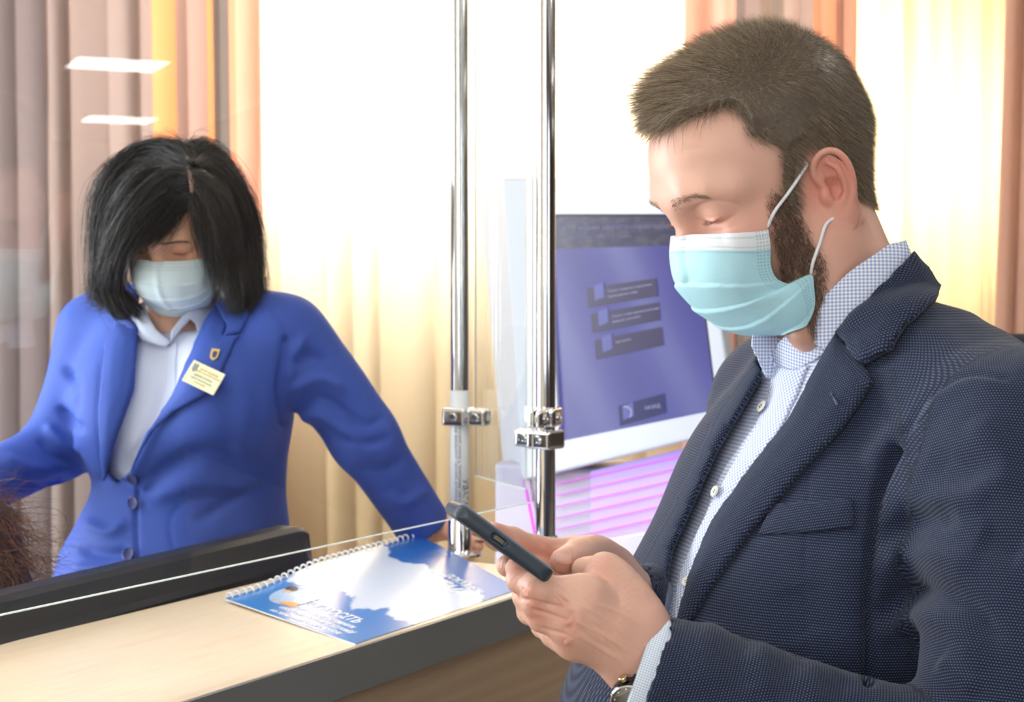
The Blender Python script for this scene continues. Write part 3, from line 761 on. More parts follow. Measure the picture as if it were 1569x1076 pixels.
AC = NT('violet_acrylic'); ACR = AC.finish(AC.pbr(AC.mix(AC.noise(3, AC.obj()), (.36, .24, .72, 1), (.5, .42, .85, 1)), .25, 0, **{'Emission Color': (.50, .38, 1.0, 1), 'Emission Strength': .33}))
def KB(px, py, b=.052): return KP(px, py, b)
# illuminated acrylic panel on the right of the column
ap = [KB(905, 722, .056), KB(1062, 684, .056), KB(1062, 880, .056), KB(905, 910, .056)]
prism('acrylic_panel', ap, -KN * .004, ACR, ki, .0008)
for k in range(11):
    y0 = 733 + k * 17.5
    p0, p1_ = KB(848, y0 + 10, .050), KB(1072, y0 - 40, .050)
    tube('light_strip', [p0, p1_], .0011, MAG, ki, n=6, seg=16)
for k in range(8):
    y0 = 950 + k * 38
    tube('light_strip', [KB(848, y0 + 12, .050), KB(1072, y0 - 36, .050)], .0011, VIO, ki, n=6, seg=16)
tube('light_strip', [KB(802, 728, .05), KB(826, 850, .05)], .0030, MAG, ki, n=8, seg=16)
tr = [KP(930, 826, -.06), KP(1040, 806, -.06), KP(1040, 846, -.06), KP(930, 868, -.06)]
prism('tray', tr, -KN * .11, plain('tray_white', (212, 208, 222), .35, var=.01), ki, .004, 3)
# ------------------------------------------------------------------ spiral-bound booklet on the counter
bk0 = empty('spiral_booklet', 'glossy blue and white spiral-bound booklet lying on the countertop', 'booklet', tuple(PZ(570, 915, ZC)))
bq = [PZ(345, 925, ZC), PZ(640, 840, ZC), PZ(797, 903, ZC), PZ(545, 989, ZC)]      # left, top, right, bottom
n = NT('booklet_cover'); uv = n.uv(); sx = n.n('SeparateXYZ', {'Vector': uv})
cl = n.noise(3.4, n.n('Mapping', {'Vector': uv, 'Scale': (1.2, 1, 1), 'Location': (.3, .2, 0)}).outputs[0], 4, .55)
band = n.ramp(n.math('ADD', n.math('SUBTRACT', 1.0, sx.outputs[1]), n.math('MULTIPLY', n.math('SUBTRACT', cl, .5), .35)), [(.26, (0, 0, 0, 1)), (.36, (1, 1, 1, 1)), (.72, (1, 1, 1, 1)), (.80, (0, 0, 0, 1))]); edge = n.math('ADD', n.math('MULTIPLY', cl, .45), n.math('MULTIPLY', band, .50))  # white middle band paints window glare over the blue print
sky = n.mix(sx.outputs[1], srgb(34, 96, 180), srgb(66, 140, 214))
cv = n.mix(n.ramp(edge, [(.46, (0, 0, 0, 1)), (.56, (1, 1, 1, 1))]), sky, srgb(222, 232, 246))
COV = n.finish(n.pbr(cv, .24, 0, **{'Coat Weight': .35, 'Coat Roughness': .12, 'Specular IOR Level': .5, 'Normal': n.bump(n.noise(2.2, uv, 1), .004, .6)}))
def BQ(u, v, lift=0.0):
    """u along the bound edge (left -> top), v away from it"""
    p = bq[0] * (1 - u) * (1 - v) + bq[1] * u * (1 - v) + bq[2] * u * v + bq[3] * (1 - u) * v
    t = min(1, max(0, (u - .10) / .38)); h = (.0045 + .0125 * t * t * (3 - 2 * t)) * (1 - v) + .0018 + .0012 * math.sin(v * 5) * t
    return p + np.array([0, 0, h + lift])
def sheet(name, lift, mat, th=.0006, n=36):
    V = []; UV = []
    for sgn in (0, -th):
        for j in range(n + 1):
            for i in range(n + 1): V.append(BQ(i / n, j / n, lift + sgn)); UV.append((j / n, 1 - i / n))
    m = (n + 1) ** 2; F = []
    for j in range(n):
        for i in range(n):
            q = j * (n + 1) + i; F.append((q, q + 1, q + n + 2, q + n + 1)); F.append((m + q, m + q + n + 1, m + q + n + 2, m + q + 1))
    B = [i for i in range(n)] + [j * (n + 1) + n for j in range(n)] + [n * (n + 1) + i for i in range(n, 0, -1)] + [j * (n + 1) for j in range(n, 0, -1)]
    for a, b in zip(B, B[1:] + B[:1]): F.append((b, a, a + m, b + m))
    o = mesh(name, V, F, mat, bk0, uv=UV); o.data.set_sharp_from_angle(angle=.6); return o
PAGE = plain('page_paper', (236, 236, 238), .4, var=.01)
for k in range(3): sheet('page', -.0016 + .0005 * k, PAGE, .0004, 16)
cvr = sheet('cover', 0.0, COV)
def btext(body, u, v, size, mat, bold=False, name='lettering', align='LEFT'):
    o = BQ(u, v, .0004); x = BQ(u, v + .1, .0004) - o; y = BQ(u + .1, v, .0004) - o
    t = text_mesh(name, body, size, mat, cvr, frameM(o, x, y), .00008, align, bold)
    return t
WT = plain('print_white', (244, 246, 250), .3, var=.01)
btext('ПОПРОСІТЬ', .17, .36, .0215, WT, True)
for k, l in enumerate(('Вам допоможуть отримати', 'необхідні послуги та відповіді', 'на запитання щодо сервісів')): btext(l, .115 - .042 * k, .33 + .0 * k, .0112, WT, True)
btext('ДОКУМЕНТ', .80, .60, .020, WT, True); btext('НЕМАЄ?', .72, .60, .030, WT, True)
# the printed picture: a person in orange beside a white page
def blob(name, pts, mat, lift=.0005):
    V = [BQ(u, v, lift) for u, v in pts]; V2 = [BQ(u, v, lift - .0003) for u, v in pts]; k = len(pts)
    F = [tuple(range(k)), tuple(range(k, 2 * k))[::-1]] + [(i, k + i, k + (i + 1) % k, (i + 1) % k) for i in range(k)]
    return mesh(name, V + V2, F, mat, cvr, smooth=False)
def disc(u, v, ru, rv, n=22): return [(u + ru * math.cos(t), v + rv * math.sin(t)) for t in np.linspace(0, 2 * math.pi, n, endpoint=False)]
blob('printed_picture', disc(.175, .245, .085, .125), plain('print_pale_blue', (168, 196, 228), .3), .0004)
blob('printed_picture', [(.10, .20), (.10, .38), (.16, .37), (.17, .24)], plain('print_orange', (232, 150, 60), .3), .0006)
blob('printed_picture', [(.15, .23), (.14, .38), (.225, .40), (.235, .26)], WT, .0008)
blob('printed_picture', disc(.215, .17, .022, .04), plain('print_hair', (44, 38, 44), .3), .0009)
blob('printed_picture', disc(.185, .18, .016, .03), plain('print_skin', (214, 170, 140), .3), .0010)
# wire binding
WIRE = plain('binding_white', (236, 240, 246), .3, var=.01)
e0, e1 = bq[0], bq[1]; L = np.linalg.norm(e1 - e0); du = (e1 - e0) / L; inn = np.array([-du[1], du[0], 0.]); inn *= np.sign((bq[3] - bq[0]) @ inn)
for k in range(32):
    p = e0 + du * L * (k + .5) / 32; p[2] = BQ((k + .5) / 32, 0)[2] + .0004 
    r_ = .0050
    pts = [p + inn * (r_ * math.cos(t) + .0005) + np.array([0, 0, 1]) * r_ * math.sin(t) + du * .0028 * t / 6 for t in np.linspace(-.6, 5.2, 14)]
    tube('binding_ring', pts, .0012, WIRE, bk0, n=6, seg=18)
# ================================================================== people: shared tools
def skin_mat(name, base, red, tone):
    n = NT(name); v = n.obj(); a = n.n('Attribute', attribute_name='tone'); s = n.n('SeparateXYZ', {'Vector': a.outputs['Vector']})
    f = n.noise(38, v, 4, .6); f2 = n.noise(9, v, 2)
    c = n.mix(n.math('MULTIPLY', f, .45), base, tuple(x * .86 for x in base[:3]) + (1,))
    c = n.mix(n.math('MULTIPLY', f2, .35), c, red)
    c = n.mix(s.outputs[0], c, red)
    c = n.mix(s.outputs[1], c, tone)
    b = n.noise(620, v, 3, .6)
    return n.finish(n.pbr(c, .46, 0, **{'Subsurface Weight': .16, 'Subsurface Radius': (.012, .005, .003), 'Subsurface Scale': .6, 'Specular IOR Level': .42, 'Normal': n.bump(b, .00025, .7)}))
def set_tone(o, T):
    a = o.data.attributes.new('tone', 'FLOAT_VECTOR', 'POINT'); T = np.asarray(T, np.float32)
    full = np.zeros((len(o.data.vertices), 3), np.float32); full[:len(T), :T.shape[1]] = T
    a.data.foreach_set('vector', full.ravel())
def hair_mat(name, dark, light, rough=.45):
    n = NT(name); a = n.n('Attribute', attribute_name='tint'); s = n.n('SeparateXYZ', {'Vector': a.outputs['Vector']})
    c = n.mix(s.outputs[0], dark, light)
    return n.finish(n.pbr(c, rough, 0, **{'Specular IOR Level': .5}))
def strands(roots, dirs, lens, r, seg=5, bend=None, rng=None, tint=(0, 1), sides=3, curl=0.0, base=None):
    """tapering hair tubes -> V,F,tint. bend: (N,3) vector added progressively"""
    N = len(roots); t = np.linspace(0, 1, seg); rng = rng or RNG
    P_ = roots[:, None] + dirs[:, None] * (lens[:, None] * t[None])[..., None]
    if bend is not None: P_ = P_ + bend[:, None] * (t[None] ** 2 * lens[:, None])[..., None]
    if curl: P_ = P_ + (rng.normal(size=(N, 1, 3)) * curl * lens[:, None, None]) * np.sin(t * 3 + rng.uniform(0, 3, (N, 1)))[..., None]
    T = np.gradient(P_, axis=1); T /= np.linalg.norm(T, axis=2)[..., None] + 1e-9
    U = np.cross(T, rng.normal(size=(N, 1, 3))); U /= np.linalg.norm(U, axis=2)[..., None] + 1e-9; W = np.cross(T, U)
    R = r * (1 - t * .85); a = np.arange(sides) * 2 * math.pi / sides
    V = P_[:, :, None] + R[None, :, None, None] * (np.cos(a)[None, None, :, None] * U[:, :, None] + np.sin(a)[None, None, :, None] * W[:, :, None])
    k = np.arange(sides); F = []
    for j in range(seg - 1): F.append(np.stack([j * sides + k, j * sides + (k + 1) % sides, (j + 1) * sides + (k + 1) % sides, (j + 1) * sides + k], 1))
    F = np.vstack(F); F = (F[None] + (np.arange(N) * seg * sides)[:, None, None]).reshape(-1, 4)
    tt = rng.uniform(*tint, N)[:, None, None] * np.ones((N, seg, sides))
    return V.reshape(-1, 3), F, tt.ravel()
def join(parts):
    V = []; F = []; T = []; o = 0
    for v, f, t in parts:
        V.append(v); F.append(f + o); T.append(t if np.ndim(t) else np.full(len(v), t)); o += len(v)
    return np.vstack(V), np.vstack(F), np.concatenate(T)
def hair_mesh(name, parts, mat, parent):
    V, F, T = join(parts); o = mesh(name, V, F, mat, parent)
    a = o.data.attributes.new('tint', 'FLOAT_VECTOR', 'POINT'); a.data.foreach_set('vector', np.stack([T, T * 0, T * 0], 1).astype(np.float32).ravel()); return o
def sample(V, F, w, N, rng):
    """N random surface points (position, normal, face) with per-vertex weight w"""
    a = np.linalg.norm(np.cross(V[F[:, 2]] - V[F[:, 0]], V[F[:, 3]] - V[F[:, 1]]), axis=1) * w[F].mean(1); c = np.cumsum(a); i = np.searchsorted(c, rng.uniform(0, c[-1], N)); i = np.minimum(i, len(F) - 1)
    u, v = rng.uniform(size=(2, N, 1)); q = F[i]; Nn_ = vnormals(V, F)
    f = lambda A: A[q[:, 0]] * (1 - u) * (1 - v) + A[q[:, 1]] * u * (1 - v) + A[q[:, 2]] * u * v + A[q[:, 3]] * (1 - u) * v
    n_ = f(Nn_); return f(V), n_ / (np.linalg.norm(n_, axis=1)[:, None] + 1e-9), i
class Frame:
    def __init__(s, o, f, l, u, sc=1.0): s.sc = sc; s.o = np.array(o, float); s.R = np.stack([f, l, u], 1)   # columns
    def w(s, p): return s.o + np.asarray(p, float) @ s.R.T * s.sc
    def l(s, p): return (np.asarray(p, float) - s.o) @ s.R / s.sc
    def d(s, v): return np.asarray(v, float) @ s.R.T
def head_frame(o, yaw, pitch, roll=0.0, sc=1.0):
    """yaw: 0 looks to -X, 90 looks to the camera (-Y); pitch: degrees bowed"""
    a, p = math.radians(yaw), math.radians(pitch)
    f = np.array([-math.cos(a) * math.cos(p), -math.sin(a) * math.cos(p), -math.sin(p)]); l = np.array([math.sin(a), -math.cos(a), 0.])
    u = np.cross(f, l); r = math.radians(roll); l, u = l * math.cos(r) + u * math.sin(r), u * math.cos(r) - l * math.sin(r)
    return Frame(o, f, l, u, sc)
def ear(s, side, c=(-.014, .0735, .004), sc=1.0, tilt=8, out=24):
    """adds one ear to head SDF s (head-local)"""
    t, g = math.radians(tilt), math.radians(out)
    A = np.array([-math.cos(g), math.sin(g), 0.]); B = np.array([0., .12, .99]); B /= np.linalg.norm(B)
    A, B = A * math.cos(t) + B * math.sin(t), B * math.cos(t) - A * math.sin(t); O = np.cross(B, A) * -1; O = np.array([O[0], abs(O[1]), O[2]]) if O[1] < 0 else O
    m = np.array([1, side, 1.])
    def q(a, b, o=0.0): return (np.array(c) + (A * a + B * b + O * o) * sc / 1000) * m
    R = np.stack([A * m, B * m, O * m], 1)
    s.ell(q(3, 0, 0), (.0150 * sc, .0285 * sc, .0042 * sc), R, k=.006)
    s.ell(q(-1, -24, 1), (.0085 * sc, .0105 * sc, .0042 * sc), R, k=.006)
    s.ell(q(3.5, 15, 3.2), (.0085 * sc, .0105 * sc, .0038 * sc), R, k=.0025, op='s')
    s.ell(q(-.5, -4, 3.6), (.0092 * sc, .0125 * sc, .0074 * sc), R, k=.0025, op='s')
    hx = [(-6, -1, 1.0), (-10, 8, 1.5), (-11, 19, 2.4), (-5, 28, 3.2), (5, 31, 3.6), (14, 26, 4.0), (18.5, 14, 4.2), (18, 0, 4.0), (13.5, -13, 3.4), (7, -22, 2.6), (1, -29, 1.6)]
    s.chain([q(*h) for h in hx], [.0022 * sc, .0026 * sc, .0029 * sc, .003 * sc, .003 * sc, .0030 * sc, .0031 * sc, .003 * sc, .003 * sc, .0032 * sc, .004 * sc], k=.0032, smooth=30)
    s.chain([q(4, 20, 2.6), (q(9, 12, 3.6)), q(9.5, 0, 4.0), q(7, -10, 3.6), q(1, -16, 3.4)], [.002, .0026, .003, .0026, .0024], k=.003, smooth=14)
    s.ell(q(-10.5, -6, 3.4), (.0042, .0058, .0036), R, k=.004)
def head_sdf(h, male=True, eye_open=0.0, neck=None):
    s = SDF(h, .02); g = 1.0 if male else .94
    s.ell((-.010, 0, .055), (.092, .0735, .082)).ell((.028, 0, .052), (.0665, .061, .063), k=.03)
    s.ell((.036, 0, -.012), (.053, .0545, .074), k=.03)
    for y in (1, -1):
        s.chain([(.082, .006 * y, .037), (.084, .024 * y, .041), (.075, .041 * y, .040), (.062, .052 * y, .034)], [.0105, .0115, .0100, .0095] if male else [.008, .008, .008, .008], k=.018)
        s.ell((.056, .044 * y, -.006), (.024, .0165, .016), k=.022)
        s.ell((.018, .0545 * y, -.032), (.030, .0135, .040), k=.02)
        s.chain([(-.002, .059 * y, -.040), (.008, .055 * y, -.052), (.036, .043 * y, -.069), (.060, .019 * y, -.078)], [.013, .013, .0135, .014], k=.02)
        s.ell((.062, .030 * y, -.030), (.026, .022, .024), k=.02)
    s.ell((.062, 0, -.052), (.028, .031, .026), k=.02).ell((.064, 0, -.078), (.0175, .022, .0130), k=.015)
    for y in (1, -1):
        s.ell((.099, .032 * y, .016), (.017, .019, .0145), k=.016, op='s')
    s.chain([(.083, 0, .034), (.0885, 0, .014), (.096, 0, -.008), (.1005, 0, -.022)], [.0095, .0072, .0085, .0095], k=.012)
    for y in (1, -1):
        s.ell((.092, .0125 * y, -.0255), (.0115, .0085, .0085), k=.007)
        s.ell((.0700, .0350 * y, .0222), (.0128, .0158, .0118), k=.007)             # lid over the eyeball
        s.chain([(.0745, .0210 * y, .0185), (.0820, .0290 * y, .0160), (.0818, .0400 * y, .0155), (.0720, .0490 * y, .0195)], .0013, k=.0025, smooth=10)  # lower edge of the lowered lid
    s.chain([(.080, .022, -.0575), (.0875, .009, -.0540), (.089, 0, -.0545), (.0875, -.009, -.0540), (.080, -.022, -.0575)], .0042, k=.006, smooth=12)
    s.chain([(.080, .020, -.0630), (.0870, 0, -.0650), (.080, -.020, -.0630)], .0048, k=.006, smooth=10)
    return s
def mask_surface(H_, ctr, hem, p=.78, q=1.0, pleats=((.34, .0022), (.55, .0022), (.74, .0018)), n=97, m=121, ridge=.0, tree=None, gap=.0018):
    """pleated mask: ctr = centre-line points (x,z) top to bottom, hem = side hem points (x,y,z); symmetric"""
    v = np.linspace(0, 1, m); c = spline([(a, 0, b) for a, b in ctr], m); h = spline(hem, m); ph = np.linspace(-1, 1, n)
    A = np.abs(ph)[None]; S = np.sign(ph)[None]; th = A * math.pi / 2
    cx = np.cos(th) ** p; cz = np.cos(th) ** q; sy = np.sin(th) ** .92
    X = h[:, :1] + (c[:, :1] - h[:, :1]) * cx; Z = h[:, 2:] + (c[:, 2:] - h[:, 2:]) * cz; Y = h[:, 1:2] * sy * S
    V = np.stack([X, Y, Z], -1); D = np.zeros((m, n)); D += ridge * np.exp(-(ph[None] / .03) ** 2)
    for k, (v0, a) in enumerate(pleats):
        vv = v0 + (.5 - v0) * .25 * A ** 2; t = (v[:, None] - vv) / .012
        D += a * (1 - .75 * A ** 3) * (np.where(t > 0, np.exp(-t * .12), 0) - np.where(t > 0, 0, 1) * np.exp(t * 1.5) * .5)
    D += .0011 * np.sin(ph[None] * 17 + v[:, None] * 9) * A ** 2 * np.sin(v[:, None] * math.pi)
    i, j = np.meshgrid(np.arange(m - 1), np.arange(n - 1), indexing='ij'); F = np.stack([i * n + j, i * n + j + 1, (i + 1) * n + j + 1, (i + 1) * n + j], -1).reshape(-1, 4)
    V = V.reshape(-1, 3); N = vnormals(V, F)
    if (N[:, 0].sum()) < 0: F = F[:, ::-1]; N = -N
    V = V + N * D.reshape(-1, 1)
    UV = np.stack([np.tile(ph, m), np.repeat(v, n)], 1)
    W = H_.w(V); N = vnormals(W, F)
    if tree is not None:
        for i in range(len(W)):
            h, nn, _, d_ = tree.find_nearest(Vector(W[i]))
            s_ = (Vector(W[i]) - h).dot(nn)
            if s_ < gap: W[i] = np.array(h + nn * gap) if s_ > -.02 else W[i]
        W = lap(W, F, 3, .5)
    return W, F, UV
def mask_mat(name, main, inner, band=.12, side=.93):
    n = NT(name); uv = n.uv(); s = n.n('SeparateXYZ', {'Vector': uv}); u = n.math('ABSOLUTE', s.outputs[0]); v = s.outputs[1]
    top = n.math('LESS_THAN', v, band)
    c = n.mix(n.math('MULTIPLY', n.noise(14, uv, 3), .35), main, tuple(min(1, x * 1.12) for x in main[:3]) + (1,)); c = n.mix(top, c, inner)
    # welded dots: rows along the top band, at its lower edge, along the bottom and in the side hems
    def near(x, c0, w): return n.math('LESS_THAN', n.math('ABSOLUTE', n.math('SUBTRACT', x, c0)), w)
    dx = n.math('LESS_THAN', n.math('FRACT', n.math('MULTIPLY', s.outputs[0], 52)), .5); dz = n.math('LESS_THAN', n.math('FRACT', n.math('MULTIPLY', v, 46)), .5)
    rows = None
    for c0 in (.035, .098, .135, .965): r = near(v, c0, .006); rows = r if rows is None else n.math('MAXIMUM', rows, r)
    dots = n.math('MULTIPLY', rows, dx)
    cols = None
    for c0 in (side - .03, side - .005, side + .02, side + .045): r = near(u, c0, .007); cols = r if cols is None else n.math('MAXIMUM', cols, r)
    dots = n.math('MAXIMUM', dots, n.math('MULTIPLY', cols, dz))
    c = n.mix(n.math('MULTIPLY', dots, .45), c, tuple(x * .45 for x in main[:3]) + (1,))
    hgt = n.math('SUBTRACT', n.noise(60, uv, 3), n.math('MULTIPLY', dots, 1.2))
    return n.finish(n.pbr(c, .75, 0, **{'Subsurface Weight': .12, 'Subsurface Radius': (.01, .01, .01), 'Normal': n.bump(hgt, .0004, .7)}))
def loft_sdf(secs, f, l, front=2.0):
    """stacked ellipse body. secs rows: z, cx, cy, r_front, r_back, r_left, r_right (world centre); f,l unit vectors"""
    S = np.array(secs, float); S = S[S[:, 0].argsort()]; f2, l2 = np.array(f[:2]), np.array(l[:2])
    zz = np.linspace(S[0, 0], S[-1, 0], 120)
    T = spline(S, 600); T = np.stack([np.interp(zz, T[:, 0], T[:, i]) for i in range(7)], 1)
    def fn(X):
        z = X[..., 2]; c = [np.interp(z, zz, T[:, i]) for i in range(1, 7)]
        dx, dy = X[..., 0] - c[0], X[..., 1] - c[1]; a = dx * f2[0] + dy * f2[1]; b = dx * l2[0] + dy * l2[1]
        ra = np.where(a > 0, c[2], c[3]); rb = np.where(b > 0, c[4], c[5])
        d = ((np.abs(a / ra) ** 2.2 + np.abs(b / rb) ** 2.2) ** (1 / 2.2) - 1) * np.minimum(ra, rb) * .95
        return np.maximum(d, np.maximum(z - S[-1, 0], S[0, 0] - z))
    r = S[:, 3:].max(); lo = np.array([S[:, 1].min() - r, S[:, 2].min() - r, S[0, 0]]); hi = np.array([S[:, 1].max() + r, S[:, 2].max() + r, S[-1, 0]])
    return fn, lo, hi
def tri(V, F): return bvh(V, F)
def limb_uv(V, bones):
    """fabric coordinates (m) wrapped round the nearest bone"""
    best = np.full(len(V), 1e9); UV = np.zeros((len(V), 2)); off = 0.0
    for a, b, r in bones:
        a, b = np.array(a), np.array(b); d = b - a; L = np.linalg.norm(d); d = d / L; t = (V - a) @ d; tc = np.clip(t, 0, L); w = V - a - tc[:, None] * d
        e = np.linalg.norm(w, axis=1) - r; ref = np.array([0, 1., 0]) - d * d[1]; ref /= np.linalg.norm(ref); bi = np.cross(d, ref)
        an = np.arctan2(w @ bi, w @ ref); m = e < best; best[m] = e[m]; UV[m, 0] = (an * r)[m]; UV[m, 1] = (t + off)[m]; off += L
    return UV
# ================================================================== THE MAN
SKIN_M = skin_mat('skin_man', srgb(226, 184, 164), srgb(214, 134, 118), srgb(128, 94, 76))
HO = P(1255, 300, 1.33); _l = np.array([math.sin(math.radians(20)), -math.cos(math.radians(20)), 0]); MH = head_frame(HO - _l * .07, 20, 25)
man = empty('person', 'bearded man in navy jacket and blue face mask looking down at a phone', 'person', (.33, 1.42, 0))
s = head_sdf(.0014)
for sd in (1, -1): ear(s, sd, sc=.94)
MC0 = np.array([.300, 1.40]); bt = math.radians(20); mf = np.array([-math.cos(bt), -math.sin(bt), 0]); ml = np.array([math.sin(bt), -math.cos(bt), 0])
nb = np.array([.302, 1.405, 1.44])
s.chain([(-.026, 0, -.015), MH.l((.277, 1.400, 1.515)), MH.l(nb)], [.051, .055, .070], k=.03)
s.chain([(-.012, .050, -.030), MH.l(np.array([.247, 1.345, 1.46]))], [.010, .011], k=.03)
V, F = s.build(); headL = V.copy(); V = MH.w(V)
V = brush(V, F, [([(1062, 322), (1076, 313), (1098, 308), (1124, 312), (1136, 321)], 3.2, -.0011), ([(1066, 333), (1082, 341), (1102, 343), (1126, 330)], 2.4, -.0014), ([(1074, 348), (1098, 356), (1128, 346)], 5, -.0007), ([(1040, 232), (1080, 226)], 5, -.0004)])
N = vnormals(V, F)
# natural unevenness of a face
hx, hy, hz = headL.T
red = np.exp(-((hx - .060) / .03) ** 2 - ((np.abs(hy) - .045) / .03) ** 2 - ((hz + .012) / .03) ** 2) * .45 + np.exp(-((hx + .014) / .03) ** 2 - ((hz - .006) / .04) ** 2) * (np.abs(hy) > .066) * .75 + np.exp(-((hx - .10) / .02) ** 2 - ((hz + .02) / .03) ** 2) * .5
red += .35 * np.exp(-((hx - .080) / .015) ** 2 - ((np.abs(hy) - .034) / .016) ** 2 - ((hz - .012) / .010) ** 2)
XZ = headL[:, [0, 2]] * 1000
HAIRP = [(140, 98), (84, 97), (61, 98), (44, 96), (37, 94), (36, 82), (42, 67), (30, 60), (20, 50), (24, 36), (30, 20), (33, -4), (16, -4), (12, 22), (2, 38), (-16, 42), (-30, 30), (-33, 4), (-42, -20), (-62, -38), (-95, -42), (-140, -40), (-140, 220), (140, 220)]
BEARD = [(38, 22), (24, 10), (22, -14), (23, -34), (20, -50), (26, -66), (46, -110), (130, -110), (130, -34), (70, -34), (52, -14)]
isear = (np.abs(hy) > .0735) & (hx > -.045) & (hx < .012) & (hz < .045) & (hz > -.035)
hairw = inside(XZ, HAIRP) & ~isear; beardw = inside(XZ, BEARD) & ~isear
def soft(mask, it):
    q = np.stack([mask.astype(float)] * 3, 1); return lap(q, F, it, .7)[:, 0]
hs_, bs_ = soft(hairw, 30), soft(beardw, 40)
mh = (V, F, N, hs_, bs_, red)

# ---- trunk shapes: the shirt body and the jacket round it
def msecs(g):   # g: shrink
    R = [(.78, .275, .20, .14, .185, .20), (1.05, .275, .235, .14, .185, .20), (1.15, .272, .226, .14, .19, .20), (1.255, .288, .172, .135, .192, .20), (1.295, .292, .150, .13, .194, .20), (1.344, .296, .131, .128, .186, .19), (1.385, .300, .110, .115, .160, .17), (1.425, .303, .085, .09, .115, .12), (1.455, .306, .07, .075, .075, .08)]
    return [(z, cx, 1.40 + .0 * z, a - g, b - g, c_ - g, d - g) for z, cx, a, b, c_, d in R]
SHL = np.array([.386, 1.214, 1.378]); ELB = np.array([.335, 1.105, 1.145]); CUF = P(997, 1036, 1.135)
SHR = np.array([.262, 1.565, 1.39]); ELR = np.array([.33, 1.60, 1.14]); CUR = P(952, 926, 1.325)
JS = SDF(.0033, .03)
fn, lo, hi = loft_sdf(msecs(0), mf, ml); JS.add(fn, lo, hi)
JS.chain([(.308, 1.385, 1.450), (.345, 1.30, 1.425), SHL + np.array([0, .01, .002])], [.048, .052, .064], k=.05, smooth=10)
JS.chain([(.338, 1.435, 1.430), (.388, 1.32, 1.394)], [.055, .062], k=.05)
JS.chain([(.300, 1.43, 1.452), (.285, 1.50, 1.435), SHR], [.048, .050, .058], k=.05, smooth=8)
JS.chain([SHL, SHL * .5 + ELB * .5 + np.array([.006, -.004, 0]), ELB], [.068, .0665, .060], k=.035, smooth=10)
JS.chain([ELB, ELB * .5 + CUF * .5 + np.array([0, 0, -.004]), CUF + (CUF - ELB) / np.linalg.norm(CUF - ELB) * .03], [.060, .0535, .0445], k=.02, smooth=10)
JS.chain([SHR, ELR], [.060, .052], k=.03); JS.chain([ELR, CUR], [.050, .035], k=.02)
SHo = [(1171, 575), (1101, 693), (1053, 800), (1032, 848), (1027, 885), (1014, 960), (1020, 975), (1034, 975), (1040, 955), (1096, 800), (1155, 719), (1214, 644), (1283, 512), (1340, 445), (1394, 392), (1380, 330), (1200, 330), (1140, 480), (1150, 560)]
sfn, slo, shi = loft_sdf(msecs(.013), mf, ml)
cd_ = (CUF - ELB) / np.linalg.norm(CUF - ELB); cr_ = (CUR - ELR) / np.linalg.norm(CUR - ELR)
def wplane(X, p, d, r):   # beyond the cuff plane, near the cuff only
    q = X - p; return np.maximum(-(q @ d), np.linalg.norm(q, axis=-1) - r)
def bore(X, a, d, L, r):
    q = X - a; t = q @ d; return np.maximum(np.linalg.norm(q - t[..., None] * d, axis=-1) - r, np.maximum(-t - L, t - .2))
def jpost(X, F):
    for p_, d_, r0 in ((CUF, cd_, .040), (CUR, cr_, .032)):
        q = X - p_; t = q @ d_; rad = np.linalg.norm(q - t[..., None] * d_, axis=-1)
        cut = np.minimum(np.minimum(t, .060 - rad), .11 - np.linalg.norm(q, axis=-1)); F = np.maximum(F, cut)
        F = np.maximum(F, np.minimum(np.minimum(t + .05, r0 - rad), .11 - np.linalg.norm(q, axis=-1)))
    inn = sfn(X) - .002
    F = np.maximum(F, -inn)
    core = np.linalg.norm(X - np.array([.300, 1.40, 1.50]), axis=-1) - .062      # neck hole
    F = np.maximum(F, -core)
    near = (X[..., 1] < 1.44) & (inn < .05)
    Q = pix(X[near]); m = inside(Q, SHo); G = F[near]; G[m] = np.maximum(G[m], .004); F[near] = G
    return F
OUTER = SDF(.0042, .03); OUTER.ops = [JS.ops[i] for i in (0, 1, 2, 3, 4, 6)]; OV, OF = OUTER.build(); OV = lap(OV, OF, 3)
JV, JF = JS.build(jpost); JV = lap(JV, JF, 2)
_d, _t, _s = segdist(pix(JV), SHo + SHo[:1]); JV = lap(JV, JF, 14, .6, mask=(_d < 9) & (JV[:, 1] < 1.46))
